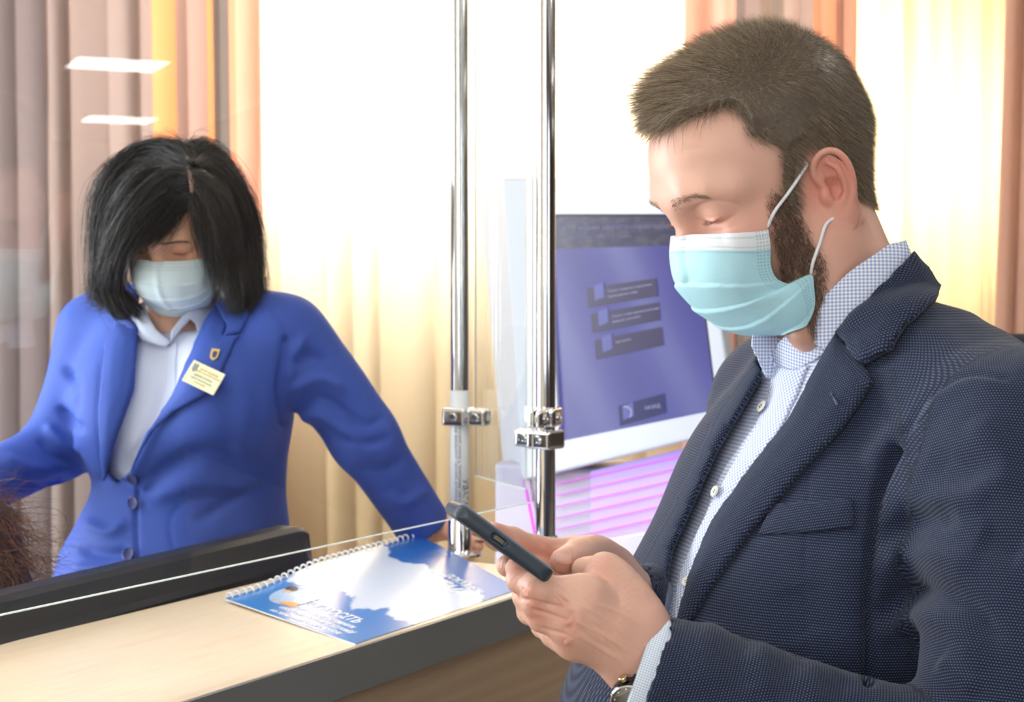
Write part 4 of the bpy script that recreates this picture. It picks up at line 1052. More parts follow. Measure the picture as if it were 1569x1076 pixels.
# cloth folds (as strokes over the cloth)
FOLDS = [([(1372, 690), (1345, 760), (1333, 860), (1330, 960), (1333, 1040)], 7, -.011, 'seam'), ([(1400, 700), (1375, 780), (1362, 900)], 16, .004),
    ([(1345, 830), (1400, 800), (1470, 790)], 13, -.005), ([(1345, 860), (1420, 850), (1500, 870)], 16, .005), ([(1338, 950), (1400, 905), (1480, 925), (1540, 985)], 12, -.007), ([(1340, 985), (1400, 945), (1460, 965), (1510, 1030)], 15, .006),
    ([(1420, 700), (1470, 720), (1540, 705)], 18, -.004), ([(1385, 740), (1440, 765), (1520, 760)], 16, .004), ([(1500, 820), (1569, 850)], 18, -.005), ([(1440, 1010), (1500, 1060)], 14, .005),
    ([(1490, 640), (1520, 690), (1530, 760)], 22, .004), ([(1540, 580), (1480, 576), (1420, 610), (1390, 660)], 5, -.0026, 'seam'), ([(1545, 590), (1480, 588), (1430, 620), (1402, 668)], 9, .0022),
    ([(1150, 975), (1135, 1010), (1150, 1060)], 13, -.003), ([(1178, 985), (1163, 1020), (1170, 1070)], 13, .0022), ([(1230, 1000), (1210, 1035), (1215, 1076)], 13, -.0026), ([(1262, 1016), (1245, 1045), (1255, 1090)], 13, .0022), ([(1100, 950), (1080, 1000), (1085, 1060)], 16, .003),
    ([(1300, 1034), (1288, 1060), (1300, 1100)], 13, -.0025), ([(1290, 700), (1330, 640), (1370, 610)], 22, -.004), ([(1330, 720), (1355, 680), (1380, 650)], 14, .003), ([(1210, 900), (1235, 980)], 26, -.003), ([(1290, 830), (1300, 930), (1320, 1010)], 24, .003),
    ([(1240, 720), (1232, 900), (1235, 1010)], 2.2, -.0012, 'seam'), ([(1440, 470), (1500, 520), (1560, 560)], 14, -.0015)]
JV = brush(JV, JF, [(f_[0], f_[1] * (1.3 if len(f_) < 4 else 1.0), f_[2] * (1.25 if len(f_) < 4 else 1.0), *f_[3:]) for f_ in FOLDS])
q = JV * np.array([30, 30, 18]); wr = np.sin(q[:, 0] + 1.7 * np.sin(q[:, 2] * .7)) * np.sin(q[:, 2] + 1.3 * np.sin(q[:, 1])) * .0010
JV = JV + vnormals(JV, JF) * wr[:, None]
MB = [((.30, 1.40, .8), (.30, 1.40, 1.47), .185), (SHL, ELB, .066), (ELB, CUF, .05), (SHR, ELR, .055), (ELR, CUR, .045)]
n = NT('navy_birdseye'); uv = n.uv()
def dotgrid(n, uv, pitch, rad=.32, jit=None):
    s = n.n('SeparateXYZ', {'Vector': uv}); u = n.math('DIVIDE', s.outputs[0], pitch); v = n.math('DIVIDE', s.outputs[1], pitch)
    row = n.math('FLOOR', v); u = n.math('ADD', u, n.math('MULTIPLY', row, .5))
    a = n.math('SUBTRACT', n.math('FRACT', u), .5); b = n.math('SUBTRACT', n.math('FRACT', v), .5)
    d = n.math('SQRT', n.math('ADD', n.math('MULTIPLY', a, a), n.math('MULTIPLY', n.math('MULTIPLY', b, b), 1.4)))
    return n.math('SUBTRACT', 1.0, n.math('SMOOTH_MIN', n.math('DIVIDE', d, rad), 1.0, .25), clamp=True)
dg_w = dotgrid(n, uv, .0021, .42)
c = n.mix(n.math('MULTIPLY', dg_w, n.math('ADD', .75, n.math('MULTIPLY', n.noise(700, uv, 2), .9))), srgb(24, 29, 45), srgb(88, 104, 144))
c = n.mix(n.math('MULTIPLY', n.noise(260, uv, 3), .3), c, srgb(24, 28, 44))
JM = n.finish(n.pbr(c, .85, 0, **{'Sheen Weight': .12, 'Sheen Roughness': .5, 'Specular IOR Level': .2, 'Normal': n.bump(dg_w, .0004, .8)}))
jacket = mesh('jacket', JV, JF, JM, man, uv=limb_uv(JV, MB))
ot = tri(OV, OF)
# shirt
n = NT('blue_gingham'); uv = n.uv(); s_ = n.n('SeparateXYZ', {'Vector': uv})
def stripe(n, x, pitch, duty=.5): return n.math('LESS_THAN', n.math('FRACT', n.math('DIVIDE', x, pitch)), duty)
sa, sb = stripe(n, s_.outputs[0], .0030), stripe(n, s_.outputs[1], .0030)
c = n.mix(n.math('MULTIPLY', n.math('ADD', sa, sb), .5), srgb(240, 243, 250), srgb(140, 160, 212))
SHM = n.finish(n.pbr(c, .75, 0, **{'Normal': n.bump(n.noise(300, uv, 2), .0002, .5)}))
SS = SDF(.004, .03); SS.add(*loft_sdf(msecs(.0155), mf, ml))
SS.chain([(.303, 1.402, 1.43), MH.l and (.288, 1.40, 1.478)], [.074, .062], k=.03)
SV, SF = SS.build(); SV = lap(SV, SF, 3)
SV = brush(SV, SF, [([(1168, 640), (1110, 730), (1085, 800), (1062, 880), (1048, 950)], 3, .0018, 'seam'), ([(1140, 700), (1105, 770), (1070, 860)], 18, .003), ([(1190, 590), (1150, 650)], 12, -.003)])
shirt = mesh('shirt', SV, SF, SHM, man, uv=limb_uv(SV, MB[:1]))
st_ = tri(SV, SF)
# body mesh: head and neck joined with chest and both arms and hands (p7)
COLF = SDF(.0025, .01)   # form the collar lies on (tool shape, not an object)
cax = [np.array([.306, 1.405, 1.452]), np.array([.292, 1.402, 1.492]), np.array([.283, 1.404, 1.535]), np.array([.27, 1.404, 1.57])]
COLF.chain(cax, [.086, .0765, .0700, .066], smooth=16)
CV, CF = COLF.build(); ct_ = tri(CV, CF)
OUTER.ops = OUTER.ops + [COLF.ops[0]]; OV2, OF2 = OUTER.build(); OV2 = lap(OV2, OF2, 4); oc_ = tri(OV2, OF2)
shp = patch('collar_leaf', [(1360, 376), (1385, 369), (1395, 394), (1352, 446), (1312, 492), (1270, 538), (1240, 522), (1211, 508), (1230, 488), (1262, 455), (1300, 418)], ct_, .0035, .0030, SHM, shirt, 3.5, crown=.0012)
patch('collar_stand', [(1211, 506), (1238, 522), (1268, 537), (1250, 552), (1222, 566), (1196, 572), (1185, 562), (1184, 546), (1192, 527)], ct_, .0002, .0025, SHM, shirt, 3)
# far leaf and stand of the collar, seen past the opening
patch('collar_leaf', [(1157, 508), (1172, 508), (1213, 508), (1196, 530), (1186, 548), (1190, 566), (1196, 580), (1178, 578), (1168, 562), (1163, 548), (1155, 532)], ct_, -.006, .0025, SHM, shirt, 3, depth=lambda Q: 1.372 + (Q[:, 0] - 1180) * .0002)
patch('placket', [(1186, 562), (1222, 568), (1240, 560), (1222, 610), (1196, 662), (1150, 722), (1098, 800), (1060, 880), (1040, 950), (1026, 948), (1044, 880), (1078, 800), (1120, 722), (1156, 660), (1178, 610)], st_, .0022, .0016, SHM, shirt, 4, crown=.0006)
BTM = plain('shell_button', (232, 230, 222), .25, var=.06)
def button(px, py, tree, r, mat, parent, name='button', off=.003, holes=True, rim=.0007):
    h, nn, _, _ = tree.ray_cast(Vector(CAM), Vector(ray(px, py)).normalized()); nn = nn.normalized()
    if nn.dot(Vector(CAM) - h) < 0: nn = -nn
    c = np.array(h) + np.array(nn) * off
    o = lathe(name, [(r * .9, 0), (r, .0006), (r, .0014), (r * .86, .0022), (r * .74, .0019), (r * .5, .0016), (.0002, .0015)], c, mat, parent, 28, axis=nn)
    if holes:
        q = Vector((0, 0, 1)).rotation_difference(nn).to_matrix()
        hm = plain('button_hole', (70, 64, 60), .8)
        for a in range(4):
            v = q @ Vector((r * .26 * math.cos(a * math.pi / 2 + .6), r * .26 * math.sin(a * math.pi / 2 + .6), .0017)); cc = c + np.array(v)
            lathe('button_hole', [(r * .11, -.0004), (r * .11, .0002)], cc, hm, o, 10, axis=nn)
            ob = C.objects[-1]
    return o
button(1175, 628, st_, .0056, BTM, shirt, off=.005); button(1104, 757, st_, .0052, BTM, shirt, off=.005); button(1057, 897, st_, .0050, BTM, shirt, off=.005)
# lapels, collar, pocket
crn = .004
lap_n = [(1283, 512), (1250, 572), (1214, 644), (1155, 719), (1096, 800), (1062, 880), (1040, 955), (1060, 957), (1095, 900), (1150, 822), (1222, 736), (1292, 660), (1340, 589), (1326, 563), (1305, 540)]
patch('lapel', lap_n, ot, .0065, .0045, JM, jacket, 5, crown=.0035)
patch('jacket_collar', [(1394, 390), (1413, 418), (1434, 452), (1430, 470), (1391, 506), (1369, 541), (1327, 564), (1306, 541), (1283, 512), (1340, 446)], oc_, .0110, .0060, JM, jacket, 5, crown=.0035)
patch('lapel', [(1171, 575), (1101, 693), (1053, 800), (1032, 848), (1027, 885), (1014, 960), (1000, 985), (985, 875), (1002, 842), (1025, 800), (1070, 716), (1106, 632), (1160, 560)], ot, .0055, .0045, JM, jacket, 5, crown=.002)
patch('pocket_welt', [(1186, 773), (1245, 771), (1307, 764), (1309, 808), (1240, 817), (1163, 820)], ot, .0030, .0024, JM, jacket, 4, crown=.001)
patch('buttonhole', [(1278, 612), (1282, 611), (1292, 626), (1288, 628)], ot, .0112, .0006, plain('buttonhole_thread', (86, 98, 132), .8), jacket, 1.5)
# ---- face mask
MM = mask_mat('mask_blue', srgb(172, 218, 230), srgb(230, 236, 242))
ctr = [(.0955, .0105), (.1045, -.006), (.1095, -.028), (.1055, -.050), (.094, -.072), (.080, -.089), (.064, -.099)]
hem = [(.049, .059, -.006), (.053, .061, -.022), (.058, .0605, -.038), (.056, .060, -.050), (.044, .062, -.0590), (.031, .070, -.0555), (.034, .072, -.066), (.040, .070, -.081), (.050, .062, -.0955)]
V, F, UV = mask_surface(MH, ctr, hem, p=.72, q=1.0, tree=bvh(mh[0], mh[1]), gap=.0028)
msk = mesh('face_mask', V, F, MM, man, uv=UV); msk['label'] = 'light blue pleated face mask with white top band'
md = msk.modifiers.new('thickness', 'SOLIDIFY'); md.thickness = .0010; md.offset = 0
LOOP = plain('ear_loop_white', (236, 238, 242), .7, var=.02)
mt_ = bvh(mh[0], mh[1])
def loop_on(px_pts, tree, HH, mask_pts, lift=.0022):
    out = [np.array(p, float) for p in mask_pts]
    for p in px_pts:
        h, nn, _, _ = tree.ray_cast(Vector(CAM), Vector(ray(*p)).normalized())
        if h is not None: out.append(HH.l(np.array(h) + np.array(nn) * lift))
    return out
LL1 = loop_on([(1185, 326), (1206, 296), (1224, 268), (1234, 252)], mt_, MH, [(.0540, .0625, -.0085)]) + [np.array([.001, .0700, .030]), np.array([-.012, .062, .022])]
LL2 = loop_on([(1246, 400), (1256, 372), (1265, 345)], mt_, MH, [(.034, .0700, -.0555)]) + [np.array([-.012, .0700, -.020]), np.array([-.022, .068, -.004])]
for y in (1, -1):
    m_ = np.array([1, y, 1.])
    tube('ear_loop', [MH.w(p * m_) for p in LL1], .0015, LOOP, msk, n=8, seg=40); tube('ear_loop', [MH.w(p * m_) for p in LL2], .0015, LOOP, msk, n=8, seg=40)
# ---- hair
HM = hair_mat('hair_light_brown', srgb(76, 62, 50), srgb(220, 198, 168), .36); rng = np.random.default_rng(3)
hV, hF, hN, hw, bw, _r = mh
def comb(Pl, Nl, reg):
    """growing direction in head coordinates"""
    x, y, z = Pl.T; S = np.sign(y)
    top = np.clip((z - .085) / .035, 0, 1)[:, None]
    front = np.clip((x - .0) / .06, 0, 1)[:, None]
    side = np.stack([-.45 * np.ones(len(x)), .0 * x, -.85 * np.ones(len(x))], 1)
    tp = np.stack([.85 * np.ones(len(x)), -.35 * np.ones(len(x)), .10 + 0 * x], 1) * front + np.stack([.25 + 0 * x, 0 * x, .1 + 0 * x], 1) * (1 - front)
    return side * (1 - top) + tp * top
hl_ = MH.l(hV)
fade = np.clip(1 - np.clip((hl_[:, 0] - .004) / .030, 0, 1) * np.clip((.085 - hl_[:, 2]) / .02, 0, 1) * .40, 0, 1)
wgt = np.clip(hw - .30, 0, 1) ** 1.1 * fade
roots, nrm, _ = sample(hV, hF, wgt, 60000, rng)
Pl = MH.l(roots); Nl = nrm @ MH.R; cmb = comb(Pl, Nl, 0)
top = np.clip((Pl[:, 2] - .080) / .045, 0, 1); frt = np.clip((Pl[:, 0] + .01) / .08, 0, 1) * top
low = np.clip((Pl[:, 2] + .045) / .10, 0, 1); tem = np.clip((Pl[:, 0] - .0) / .03, 0, 1) * (1 - top)
ln = .0060 + .0075 * low + .016 * top + .010 * frt - .005 * tem
d = Nl * (.50 + .45 * top - .35 * frt)[:, None] + cmb * .80 + rng.normal(size=Pl.shape) * (.15 + .10 * top)[:, None]
sw_ = np.sin(Pl[:, 0] * 90 + Pl[:, 2] * 60) * .25; d[:, 0] += sw_ * (1 - top); d[:, 2] += .40 * frt
d /= np.linalg.norm(d, axis=1)[:, None]; ln = ln * rng.uniform(.6, 1.15, len(ln))
bd = cmb * .55 - Nl * .30
parts = [strands(roots, MH.d(d), ln, .00019, 5, MH.d(bd), rng, (0.0, 1.0))]
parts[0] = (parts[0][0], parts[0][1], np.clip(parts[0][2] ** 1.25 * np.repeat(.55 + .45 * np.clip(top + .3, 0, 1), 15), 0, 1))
# scalp undercoat: thin cap that follows the skull under the strands
ef = np.clip((hw - .72) / .25, 0, 1) * np.clip((fade - .62) / .3, 0, 1); m = (hw[hF].min(1) > .74) & (fade[hF].min(1) > .62); fs = hF[m]; use, inv = np.unique(fs, return_inverse=True)
capV = hV[use] + hN[use] * (.0003 + ef[use] * (.0028 + .0095 * np.clip((hl_[use, 2] - .07) / .06, 0, 1)))[:, None]
capF = inv.reshape(-1, 4); capV = capV + hN[use] * (rng.normal(size=len(use)) * .0003 * ef[use])[:, None]
parts.append((capV, capF, np.full(len(capV), .05)))
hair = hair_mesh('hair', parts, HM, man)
BM = hair_mat('beard_brown', srgb(64, 48, 40), srgb(150, 124, 104)); BRM = hair_mat('brow_brown', srgb(120, 90, 70), srgb(176, 140, 112))
bl_ = MH.l(hV); under = (bl_[:, 0] > .030 + np.maximum(-.0555 - bl_[:, 2], 0) * .68) & (bl_[:, 2] < -.053) | (bl_[:, 0] > .052) & (bl_[:, 2] < -.006)
roots, nrm, _ = sample(hV, hF, np.clip(bw - .2, 0, 1) * ~under, 10000, rng); Pl = MH.l(roots)
d = MH.d(nrm @ MH.R * .6 + np.array([.25, 0, -.75]) + rng.normal(size=Pl.shape) * .3); d /= np.linalg.norm(d, axis=1)[:, None]
hair_mesh('beard', [strands(roots, d, rng.uniform(.003, .0065, len(d)), .00016, 4, None, rng, (0, .9))], BM, man)
# brows and lashes
def brow(HH, mat, parent, y, rng, male=True, n=420, dz=0.0):
    t = rng.uniform(0, 1, n); x = np.interp(t, [0, .35, .7, 1], [.0925, .0935, .0855, .0710]); yy = np.interp(t, [0, .35, .7, 1], [.010, .024, .039, .049]); z = np.interp(t, [0, .35, .7, 1], [.036, .041, .042, .036]) + dz
    pts = np.stack([x, yy * y, z + rng.normal(size=n) * .0016 * (1 - t * .6)], 1)
    tr_ = []
    W = HH.w(pts)
    return W, t
bt_ = bvh(hV, hF)
def on_face(tree, HH, pts):
    out = []; nn = []
    for p in pts:
        o = HH.w(p + np.array([.05, 0, 0])); h, n_, _, _ = tree.ray_cast(Vector(o), Vector(HH.d(np.array([-1., 0, 0]))))
        out.append(np.array(h) if h is not None else HH.w(p)); nn.append(np.array(n_) if n_ is not None else HH.d(np.array([1., 0, 0])))
    return np.array(out), np.array(nn)
def brows(tree, HH, mat, parent, rng, n=420, ln=.007, dz=0.0, width=.0018, zs=(.036, .0405, .0415, .036)):
    P_ = []; D_ = []
    for y in (1, -1):
        t = rng.uniform(0, 1, n); yy = np.interp(t, [0, .35, .7, 1], [.011, .024, .039, .050]); z = np.interp(t, [0, .35, .7, 1], zs) + dz
        pts = np.stack([.09 * np.ones(n), yy * y, z + rng.normal(size=n) * width * (1.1 - t * .7)], 1)
        w, nn = on_face(tree, HH, pts); P_.append(w)
        D = nn * .35 + HH.d(np.stack([-.35 * np.ones(n), .8 * y * np.ones(n), .35 - .8 * t], 1)) + rng.normal(size=(n, 3)) * .12; D /= np.linalg.norm(D, axis=1)[:, None]
        hair_mesh('eyebrow', [strands(w, D, rng.uniform(.6, 1.1, n) * ln, .00015, 4, None, rng, (0, .8))], mat, parent)
def lashes(HH, mat, parent, rng, n=90, ln=.007, dz=0.0):
    P_ = []; D_ = []
    for y in (1, -1):
        t = np.linspace(0, 1, n); c = spline([(.0750, .0210, .0180), (.0826, .0290, .0155), (.0824, .0400, .0150), (.0728, .0490, .0190)], n); c[:, 1] *= y; c[:, 2] += dz; c[:, 0] += .0006
        D = HH.d(np.stack([.75 * np.ones(n), (t - .45) * .7 * y, -.55 * np.ones(n)], 1)) + rng.normal(size=(n, 3)) * .08; D /= np.linalg.norm(D, axis=1)[:, None]
        hair_mesh('eyelashes', [strands(HH.w(c), D, rng.uniform(.7, 1.1, n) * ln, .00014, 4, HH.d(np.tile([0, 0, .5], (n, 1))), rng, (0, .5))], mat, parent)
brows(bt_, MH, BRM, man, rng, 230, .0060, .001); lashes(MH, BRM, man, rng, 70, .0065)
# trousers and shoes (below the frame)
TR = SDF(.008, .04); TRM = plain('trousers_charcoal', (48, 50, 58), .9, var=.1, vs=400)
for y in (1, -1):
    h0 = np.array([.30, 1.40, .86]) + ml * .095 * y; f0_ = np.array([.30, 1.40, .07]) + ml * .11 * y
    TR.chain([h0, h0 * .5 + f0_ * .5 + mf * .01, f0_], [.095, .075, .058])
TR.ell((.30, 1.40, .90), (.15, .17, .10)); V, F = TR.build(); mesh('trousers', V, F, TRM, man)
SHOE = plain('black_leather', (24, 22, 22), .3)
for y in (1, -1):
    c_ = np.array([.30, 1.40, 0]) + ml * .11 * y; q = SDF(.005, .02); q.ell(c_ + mf * .07 + np.array([0, 0, .035]), (.13, .045, .038), np.stack([mf, ml, [0, 0, 1.]], 1)).ell(c_ - mf * .02 + np.array([0, 0, .055]), (.055, .040, .045))
    q.rbox(c_ + np.array([0, 0, -.05]), (.4, .4, .052), .001, k=0, op='s'); V, F = q.build(); mesh('shoe', V, F, SHOE, man)
man_body = join([(mh[0], mh[1], 0)])
bodyV, bodyF = mh[0], mh[1]
tone = np.stack([np.clip(mh[5], 0, 1), np.clip(mh[4] * .62 + mh[3] * .8, 0, 1)], 1)
EXTRA = []      # (V, F, tone) of arms and hands, filled by the hand builder
# ---- hands: one continuous skin surface each, five bent fingers
def hpt(t): return P(t[0], t[1], t[2])
def finger(s, pts, rs, k=.006):
    q = [hpt(p) for p in pts]; s.chain(q, rs, k=k); 
    for p, r in zip(q[1:-1], rs[1:-1]): s.ell(p, (r * 1.07,) * 3, k=.004)
    return q
def nail(name_tree, px, py, w, h, ang, mat, parent):
    """a fingernail laid on the finger surface around the seen point"""
    a = math.radians(ang); t = np.linspace(0, 2 * math.pi, 20, endpoint=False)
    x = np.sign(np.cos(t)) * np.abs(np.cos(t)) ** .7 * w; y = np.sign(np.sin(t)) * np.abs(np.sin(t)) ** .7 * h
    pts = np.stack([px + x * math.cos(a) - y * math.sin(a), py + x * math.sin(a) + y * math.cos(a)], 1)
    return patch('fingernail', pts, name_tree, .0004, .0006, mat, parent, 1.6, crown=.0003)
NAIL = plain('nail_pink', (232, 184, 168), .22, var=.03, **{'Coat Weight': .3})
# left hand (near the camera, back of the hand seen)
LH = SDF(.0009, .010)
WL = hpt((985, 1002, 1.140)); 
fi = finger(LH, [(897, 914, 1.116), (826, 902, 1.108), (797, 888, 1.124), (790, 871, 1.142)], [.0125, .0102, .0090, .0076])
fm = finger(LH, [(884, 938, 1.112), (822, 924, 1.116), (806, 914, 1.140), (812, 900, 1.160)], [.0122, .0098, .0088, .0078])
fr_ = finger(LH, [(878, 962, 1.116), (830, 947, 1.120), (812, 938, 1.144), (820, 922, 1.166)], [.0115, .0092, .0084, .0075])
fp = finger(LH, [(880, 983, 1.126), (848, 972, 1.136), (832, 960, 1.158), (838, 945, 1.178)], [.0105, .0084, .0078, .0070])
for p, r in (((897, 914, 1.116), .0135), ((884, 938, 1.112), .0130), ((878, 962, 1.116), .0118), ((880, 983, 1.126), .0108)):
    LH.chain([hpt(p), hpt((935, .5 * p[1] + .5 * 985, p[2] + .008)), WL + (hpt(p) - WL) * .12], [r, .0150, .0180], k=.013)
LH.ell(hpt((936, 950, 1.142)), (.036, .020, .030), k=.018)
# thumb: rises from the wrist side, bends over the screen
LH.chain([hpt((985, 960, 1.150)), hpt((955, 905, 1.146)), hpt((932, 878, 1.148)), hpt((905, 874, 1.182)), hpt((893, 872, 1.200))], [.017, .0155, .0125, .0105, .0085], k=.010, smooth=16)
LH.ell(hpt((925, 871, 1.143)), (.0118, .0118, .0115), k=.006)
LH.chain([hpt((965, 960, 1.140)), hpt((930, 905, 1.142))], [.018, .014], k=.016)
LH.chain([hpt((968, 988, 1.139)), hpt((985, 1008, 1.141)), hpt((1060, 1052, 1.142)), ELB * .8 + CUF * .2], [.0250, .0245, .0290, .034], k=.016)
LH.ell(hpt((972, 1020, 1.137)), (.020, .020, .022), k=.01)
V, F = LH.build(); V = lap(V, F, 1)
HST = [([(800, 900), (806, 912)], 3, -.0006), ([(862, 918), (868, 930)], 3, -.0007), ([(855, 912), (864, 920), (874, 924)], 2.2, -.0008), ([(850, 916), (858, 926), (862, 936)], 2.2, -.0007),
    ([(885, 925), (930, 950), (975, 985)], 4, .0009), ([(880, 950), (925, 972), (965, 1000)], 4, .0010), ([(880, 968), (915, 990), (950, 1012)], 3.5, .0009), ([(905, 925), (940, 935), (985, 960)], 3, .0007), ([(900, 940), (925, 965), (938, 995)], 2.2, .0006), ([(893, 938), (905, 958), (940, 975)], 5, -.0009), ([(886, 962), (905, 980), (940, 1000)], 5, -.0009),
    ([(876, 934), (872, 952), (868, 970)], 7, -.0012), ([(869, 952), (876, 957)], 6, .0016), ([(867, 981), (873, 986)], 5, .0013), ([(822, 900), (812, 908)], 6, .0007), ([(798, 917), (828, 925), (864, 931)], 3.0, -.0022), ([(815, 934), (848, 944), (870, 952)], 3.0, -.0018), ([(826, 962), (850, 968), (872, 974)], 3, -.0012), ([(845, 905), (850, 918)], 2, -.0004), ([(925, 890), (945, 905), (955, 930)], 5, -.0006)]
V = brush(V, F, HST); q = V * 900; V = V + vnormals(V, F) * (np.sin(q[:, 0] + np.sin(q[:, 2] * 1.3)) * np.sin(q[:, 2] * .9 + q[:, 1]) * .00012)[:, None]
Q = pix(V); 
def spot(Q, x, y, r, a): return a * np.exp(-(((Q[:, 0] - x) ** 2 + (Q[:, 1] - y) ** 2) / r ** 2))
T1 = sum(spot(Q, *z) for z in ((806, 905, 16, .5), (874, 954, 14, .45), (868, 984, 11, .4), (790, 872, 14, .5), (820, 930, 14, .4), (828, 948, 16, .4), (862, 924, 10, .35), (922, 870, 16, .25)))
EXTRA.append((V, F, np.stack([np.clip(T1, 0, 1), 0 * T1], 1))); LT = bvh(V, F)
# right hand (beyond the phone, palm side seen)
RH = SDF(.0010, .010)
finger(RH, [(884, 852, 1.285), (822, 842, 1.272), (785, 828, 1.262), (757, 816, 1.252)], [.0125, .0105, .0096, .0082])
finger(RH, [(888, 872, 1.290), (826, 876, 1.262), (796, 872, 1.225), (777, 867, 1.178)], [.0120, .0100, .0092, .0082])
finger(RH, [(896, 890, 1.292), (840, 896, 1.262), (818, 890, 1.230), (812, 884, 1.205)], [.0115, .0095, .0086, .0078])
finger(RH, [(906, 903, 1.292), (862, 908, 1.270), (846, 902, 1.245), (840, 896, 1.225)], [.0105, .0085, .0078, .0070])
WR = hpt((952, 900, 1.312))
for p, r in (((884, 852, 1.285), .0135), ((888, 872, 1.290), .0130), ((896, 890, 1.292), .0125), ((906, 903, 1.292), .0110)):
    RH.chain([hpt(p), WR + (hpt(p) - WR) * .18], [r, .0165], k=.013)
RH.chain([hpt((940, 868, 1.300)), hpt((912, 850, 1.272)), hpt((888, 850, 1.236)), hpt((862, 860, 1.212))], [.0175, .0160, .0122, .0098], k=.010, smooth=14)
RH.ell(hpt((886, 851, 1.236)), (.0128, .0128, .0122), k=.005)
RH.chain([WR, CUR * .7 + ELR * .3], [.0195, .022], k=.015)
V, F = RH.build(); V = lap(V, F, 1)
V = brush(V, F, [([(826, 826), (832, 840)], 3, -.0008), ([(790, 815), (794, 832)], 2.6, -.0006), ([(842, 838), (870, 832), (892, 838)], 4, -.0008), ([(874, 842), (880, 852)], 2, -.0005), ([(868, 845), (872, 856)], 2, -.0004)])
Q = pix(V); T1 = sum(spot(Q, *z) for z in ((765, 808, 18, .45), (835, 845, 20, .5), (862, 866, 16, .35), (778, 865, 12, .5), (810, 835, 14, .3)))
EXTRA.append((V, F, np.stack([np.clip(T1, 0, 1), 0 * T1], 1))); RT = bvh(V, F)
# chest and upper arms under the clothes
CO = SDF(.008, .04)
for p in ([SHL, ELB, ELB * .35 + CUF * .65], [SHR, ELR, ELR * .4 + CUR * .6]): CO.chain(p, [.045, .036, .022], k=.02)
CO.chain([nb, np.array([.29, 1.40, 1.35]), np.array([.28, 1.40, .95])], [.055, .074, .09], k=.05).chain([SHL, nb - np.array([0, 0, .04]), SHR], [.04, .045, .04], k=.05)
V, F = CO.build(); EXTRA.append((V, F, np.zeros((len(V), 2))))
allV = [bodyV]; allF = [bodyF]; allT = [tone]; o_ = len(bodyV)
for (v, f, t) in EXTRA: allV.append(v); allF.append(f + o_); allT.append(t); o_ += len(v)
ob = mesh('body', np.vstack(allV), np.vstack(allF), SKIN_M, man); set_tone(ob, np.vstack(allT))
nail(RT, 864, 857, 12.5, 8.0, 8, NAIL, ob); nail(RT, 772, 866, 4.5, 10, 10, NAIL, ob)
# cuffs
def cuff_ring(name, p, d, r0, r1, L0, L1, mat, parent, n=64, th=.0022):
    d = d / np.linalg.norm(d); ref = np.array([0, 0, 1.]) - d * d[2]; ref /= np.linalg.norm(ref); bi = np.cross(d, ref); V = []; UV = []
    prof = [(L0, r0), (L1 - .002, r1), (L1, r1 - th * .5), (L1 - .002, r1 - th), (L0, r0 - th)]
    for (t, r) in prof:
        for i in range(n):
            a = 2 * math.pi * i / n; rr_ = r * (1 + .035 * math.sin(3 * a + 1)); V.append(p + d * t + rr_ * (math.cos(a) * ref * 1.06 + math.sin(a) * bi * .95)); UV.append((a * r0, t + r * .2))
    F = []; m = len(prof)
    for j in range(m):
        for i in range(n): F.append((j * n + i, j * n + (i + 1) % n, ((j + 1) % m) * n + (i + 1) % n, ((j + 1) % m) * n + i))
    return mesh(name, V, F, mat, parent, uv=UV)
CUFM = NT('cuff_light_blue'); uv = CUFM.uv(); sp = CUFM.n('SeparateXYZ', {'Vector': uv})
cc_ = CUFM.mix(CUFM.math('MULTIPLY', CUFM.math('ADD', stripe(CUFM, sp.outputs[0], .0018), stripe(CUFM, sp.outputs[1], .0018)), .5), srgb(240, 244, 250), srgb(168, 194, 226))
CUFM = CUFM.finish(CUFM.pbr(cc_, .75))
cuff_ring('shirt_cuff', CUF, cd_, .0405, .0385, -.05, .011, CUFM, shirt); cuff_ring('shirt_cuff', CUR, cr_, .031, .030, -.04, -.006, CUFM, shirt)
# wristwatch, half under the cuff
wt = empty('wristwatch', 'black wristwatch with steel crown on the man\'s wrist below the shirt cuff', 'watch', tuple(hpt((962, 1032, 1.12))))
wa = np.array([-.35, -.80, -.42]); wa -= cd_ * (wa @ cd_); wa /= np.linalg.norm(wa); WC = CUF + cd_ * .006 + wa * .0268; WB = plain('watch_black', (16, 16, 18), .18); 
lathe('case', [(.014, -.004), (.0170, -.003), (.0176, .0), (.0176, .0045), (.0168, .0058), (.0160, .0058)], WC, WB, wt, 56, axis=wa)
lathe('dial', [(.0158, .0050), (.0158, .0056)], WC, plain('watch_dial', (28, 30, 34), .1), wt, 48, axis=wa)
lathe('bezel', [(.0172, .0058), (.0166, .0068), (.0158, .0066), (.0158, .0058)], WC, CHROME, wt, 56, axis=wa)
qn = Vector((0, 0, 1)).rotation_difference(Vector(wa)).to_matrix()
for a in np.arange(12) * math.pi / 6:
    v = np.array(qn @ Vector((.0135 * math.cos(a), .0135 * math.sin(a), .0058))); lathe('hour_mark', [(.0008, 0), (.0008, .0004)], WC + v, CHROME, wt, 8, axis=wa)
cdir = np.array([-.3, 0, 1.0]); cdir -= wa * (cdir @ wa); cdir /= np.linalg.norm(cdir)
lathe('crown', [(.0026, 0), (.0032, .0006), (.0032, .0030), (.0026, .0036)], WC + cdir * .0186 + wa * .0015, plain('gold_steel', (214, 200, 160), .2, 1), wt, 20, axis=cdir)
wd_ = cd_; V = []; nseg = 56
rf_ = np.array([0, 0, 1.]) - wd_ * wd_[2]; rf_ /= np.linalg.norm(rf_); b_ = np.cross(wd_, rf_); cw = hpt((978, 1008, 1.140)) 
cw = cw + wd_ * ((WC - cw) @ wd_)
